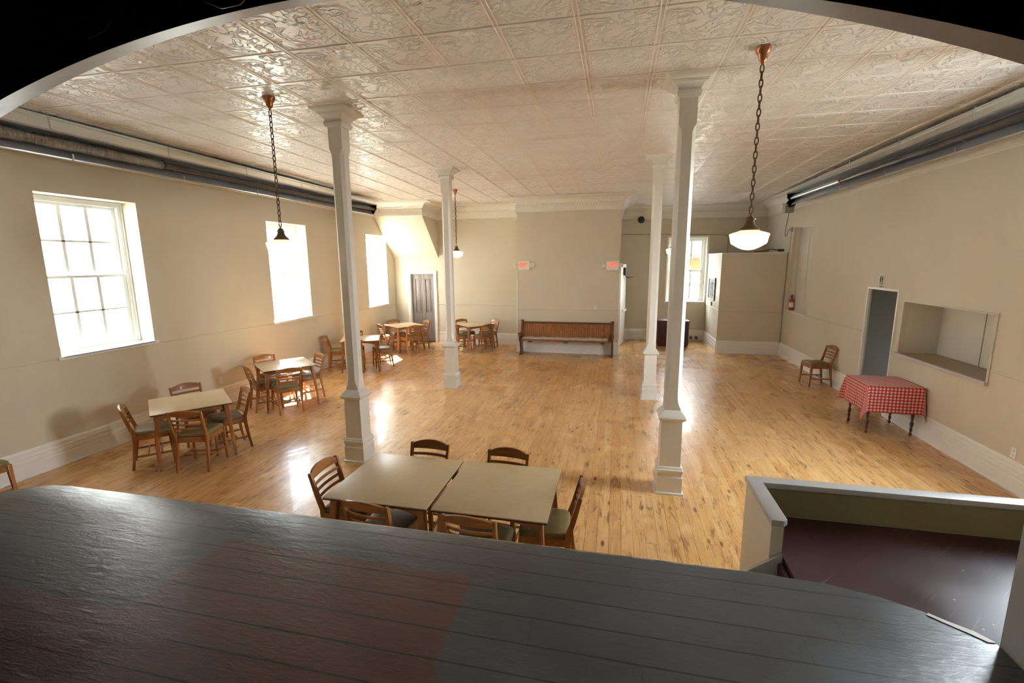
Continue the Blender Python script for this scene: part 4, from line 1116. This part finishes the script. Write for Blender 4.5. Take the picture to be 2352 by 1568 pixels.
# maroon cabinet in the recess
t = thing('low_cabinet', 'dark maroon low cabinet standing in the recess behind the columns', 'cabinet', (1.70, 14.72, 0))
MB().box(-.44, .44, -.23, .23, .04, .76).build('body', 'maroon_cabinet', t, bevel=.004); MB().box(-.46, .46, -.25, .25, .7605, .785).build('top', 'maroon_cabinet', t, bevel=.005)
MB().box(-.41, .41, -.21, .21, 0, .0395).build('plinth', 'edge_dark', t)
for s in (-1, 1):
    d = MB().box(min(s*.01, s*.42), max(s*.01, s*.42), -.248, -.231, .07, .74).build('door', 'maroon_cabinet', t, bevel=.003)
    MB().lathe([(.001,-.022),(.012,-.02),(.012,-.008),(.006,-.004),(.006,0),(.001,0)], (s*.05, -.249, .45), 12, 'y').build('knob', 'brass', d)
# fire extinguisher on the niche sill
t = thing('fire_extinguisher', 'red fire extinguisher with black hose on the niche sill by the closet', 'fire extinguisher', (XR+.072, 13.42, 1.2635))
MB().lathe([(.001,0),(.050,0),(.056,.006),(.056,.24),(.050,.275),(.03,.30),(.018,.31),(.018,.33),(.001,.331)], n=22).build('cylinder', 'red_paint', t)
MB().lathe([(.0563,.075),(.0572,.076),(.0572,.205),(.0563,.206)], n=22).build('label_band', 'label_white', t)
MB().lathe([(.001,.331),(.022,.331),(.022,.365),(.012,.372),(.001,.372)], n=14).box(-.012, .012, -.075, .03, .372, .386).box(-.010, .010, -.085, -.01, .398, .408).build('valve', 'dark_steel', t)
MB().tube([(0,.02,.355),(-.01,.08,.36),(-.02,.13,.325),(-.03,.165,.26),(-.04,.19,.20)], .011, 8).build('hose', 'hose_black', t)
MB().box(-.060, -.0575, -.03, .05, .215, .30).build('tag', 'label_blue', t)
# junction box, cables, conduit
jb = tag(MB().box(XR-.045, XR-.001, 13.56, 13.66, 3.27, 3.39).build('junction_box', 'grey_box', bevel=.004), 'small grey electrical box on the right wall below the burner', 'electrical box')
o = MB().tube([(4.03,12.83,3.675),(4.05,12.95,3.50),(4.12,13.25,3.33),(4.17,13.42,3.23),(4.19,13.45,3.17),(4.20,13.40,3.15),(4.21,13.36,3.20),(4.24,13.44,3.30),(4.30,13.52,3.33),(4.353,13.60,3.335)], .006, 6).build('power_cable', 'cable_black')
tag(o, 'black power cable looping from the burner to the grey box', 'cable')
o = MB().tube([(XR-.02,13.61,3.268),(XR-.02,13.62,2.9),(XR-.02,13.66,2.80),(XR-.03,13.705,2.72),(XR-.03,13.712,1.5),(XR-.03,13.712,.36)], .006, 6).build('wall_cable', 'cable_grey')
tag(o, 'thin grey cable running down the wall corner beside the closet', 'cable')
o = MB().tube([(.10,YR-.012,3.37),(.16,YR-.012,3.40),(1.4,YR-.012,3.375),(3.20,YR-.012,3.33),(3.29,YR-.012,3.30),(3.32,YR-.012,3.22),(3.32,YR-.012,2.70)], .008, 6).build('conduit', 'cable_grey')
tag(o, 'thin conduit running across the recess wall above the window', 'conduit')
t = thing('pipe_valve', 'dark pipe with brass valve lying along the closet top', 'pipe', (4.0, 13.815, CH+.022))
MB().tube([(-.42,.0,.018),(-.2,.0,.035),(-.02,0,.085),(.05,0,.075),(.2,0,.045)], .011, 8).build('pipe', 'cable_black', t)
MB().lathe([(.001,0),(.03,0),(.03,.02),(.012,.03),(.012,.08),(.03,.085),(.03,.092),(.001,.092)], (-.02,0,.005), 12).build('valve', 'brass', t)
MB().box(.16, .30, -.03, .03, .02, .085).build('coupling', 'iron_brown', t, bevel=.004)

# ------------------------------------------------------------------ outside
o = MB().box(-40, 40, -30, 60, -.75, -.55).build('ground_outside', 'gravel', smooth=False); o['kind'] = 'structure'
nb = thing('neighbour_building', 'pale brick house seen through the upper panes of the left window', 'building', (-12.0, 8.0, -.55))
MB().box(-4, 0, -2.2, .95, 3.55, 12.0).build('upper_wall', 'pale_brick', nb, smooth=False)
MB().box(-4, .03, -2.3, 1.0, 0, 3.549).build('lower_wall', 'frame_white', nb, smooth=False)
MB().box(-4, 0, 1.0, 4.6, 0, 12.0).build('sun_blocking_wing', 'frame_white', nb, smooth=False)  # tall wing added to the brick house to shade the first left window
MB().box(-4.2, .2, -2.4, 4.8, 12.0, 12.25).build('roof', 'dark_steel', nb, smooth=False)
pc_ = thing('porch', 'tan porch with scalloped cream awning seen through the rear window', 'building', (2.9, 18.0, -.55))
MB().box(-2.0, 3.0, 2.0, 5.0, 2.68, 4.6).build('wall', 'tan_stucco', pc_, smooth=False)
MB().box(-2.0, 3.0, 1.95, 5.0, 0, 2.66).build('lower_wall', 'frame_white', pc_, smooth=False)
MB().prism([(0,3.30),(2.0,4.35),(2.0,4.45),(0,3.36)], -2.4, 3.4, 'x').build('awning', 'cream_awning', pc_, smooth=False)
sc = MB()
for i in range(18):
    x = -2.4+.32*i
    sc.prism([(x,3.34),(x+.32,3.34)] + [(x+.16+.16*math.cos(a), 3.27-.10*math.sin(a)) for a in [PI*k/8 for k in range(9)]], -.04, -.005, 'y')
sc.build('valance', 'cream_awning', pc_, smooth=False)
struct(MB().box(-9.0, -1.2, 17.5, 24, -.55, 11).build('wall_sun_blocker', 'frame_white', smooth=False))  # unseen block, added to keep direct sun out of the rear window

# ------------------------------------------------------------------ light
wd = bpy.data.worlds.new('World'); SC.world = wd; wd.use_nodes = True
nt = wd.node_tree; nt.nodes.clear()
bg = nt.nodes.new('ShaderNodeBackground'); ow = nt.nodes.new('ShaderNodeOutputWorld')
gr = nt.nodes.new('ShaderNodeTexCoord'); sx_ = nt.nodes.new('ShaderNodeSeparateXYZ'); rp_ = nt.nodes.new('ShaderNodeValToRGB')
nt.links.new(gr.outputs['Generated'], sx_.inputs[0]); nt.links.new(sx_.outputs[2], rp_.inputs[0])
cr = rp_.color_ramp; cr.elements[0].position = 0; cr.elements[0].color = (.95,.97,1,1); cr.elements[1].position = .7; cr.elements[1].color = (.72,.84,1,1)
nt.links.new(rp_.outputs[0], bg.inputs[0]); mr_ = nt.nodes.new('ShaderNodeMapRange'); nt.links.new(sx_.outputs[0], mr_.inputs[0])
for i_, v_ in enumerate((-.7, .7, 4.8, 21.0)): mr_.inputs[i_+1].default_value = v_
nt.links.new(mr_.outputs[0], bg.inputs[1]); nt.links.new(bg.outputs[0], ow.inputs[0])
sun = bpy.data.lights.new('sun', 'SUN'); sun.energy = 46; sun.angle = math.radians(.6); sun.color = (1,.93,.82)
so = bpy.data.objects.new('sun', sun); COL.objects.link(so)
so.rotation_euler = Vector((.56,-.65,-1)).to_track_quat('-Z','Y').to_euler(); so.location = (-12, 20, 18)
for k, (x, y) in enumerate(((-3.71,4.673),(1.15,4.639),(-3.895,11.15),(1.205,10.95))): pass
cl = bpy.data.lights.new('corridor_lamp', 'POINT'); cl.energy = 1.6; cl.color = (.75,.85,1); cl.shadow_soft_size = .12
co_ = bpy.data.objects.new('corridor_lamp', cl); COL.objects.link(co_); co_.location = (5.6, 8.8, .45)

# ------------------------------------------------------------------ camera
cam = bpy.data.cameras.new('camera'); cam.sensor_width = 36; cam.lens = 36*1066.924/2352; cam.clip_start = .02
c = bpy.data.objects.new('camera', cam); COL.objects.link(c)
Rv = Vector((0.9759438127910104, 0.21788983920880325, -0.007595541093773441)); Uv = Vector((-0.03000544902946358, 0.16874025844410154, 0.9852037343660235)); Fv = Vector((-0.21594755683611144, 0.9612755812719782, -0.1712188936616947))
m = Matrix((Rv, Uv, -Fv)).transposed().to_4x4(); m.translation = Vector((0,0,2.591)); c.matrix_world = m
SC.camera = c
SC.view_settings.view_transform = 'Standard'; SC.view_settings.look = 'None'; SC.view_settings.gamma = 1; SC.view_settings.use_curve_mapping = False
SC.view_settings.exposure = 1.95
cy = SC.cycles
cy.use_denoising = True; cy.max_bounces = 8; cy.diffuse_bounces = 6; cy.glossy_bounces = 3; cy.transmission_bounces = 3; cy.transparent_max_bounces = 8
cy.sample_clamp_indirect = 8; cy.caustics_reflective = False; cy.caustics_refractive = False
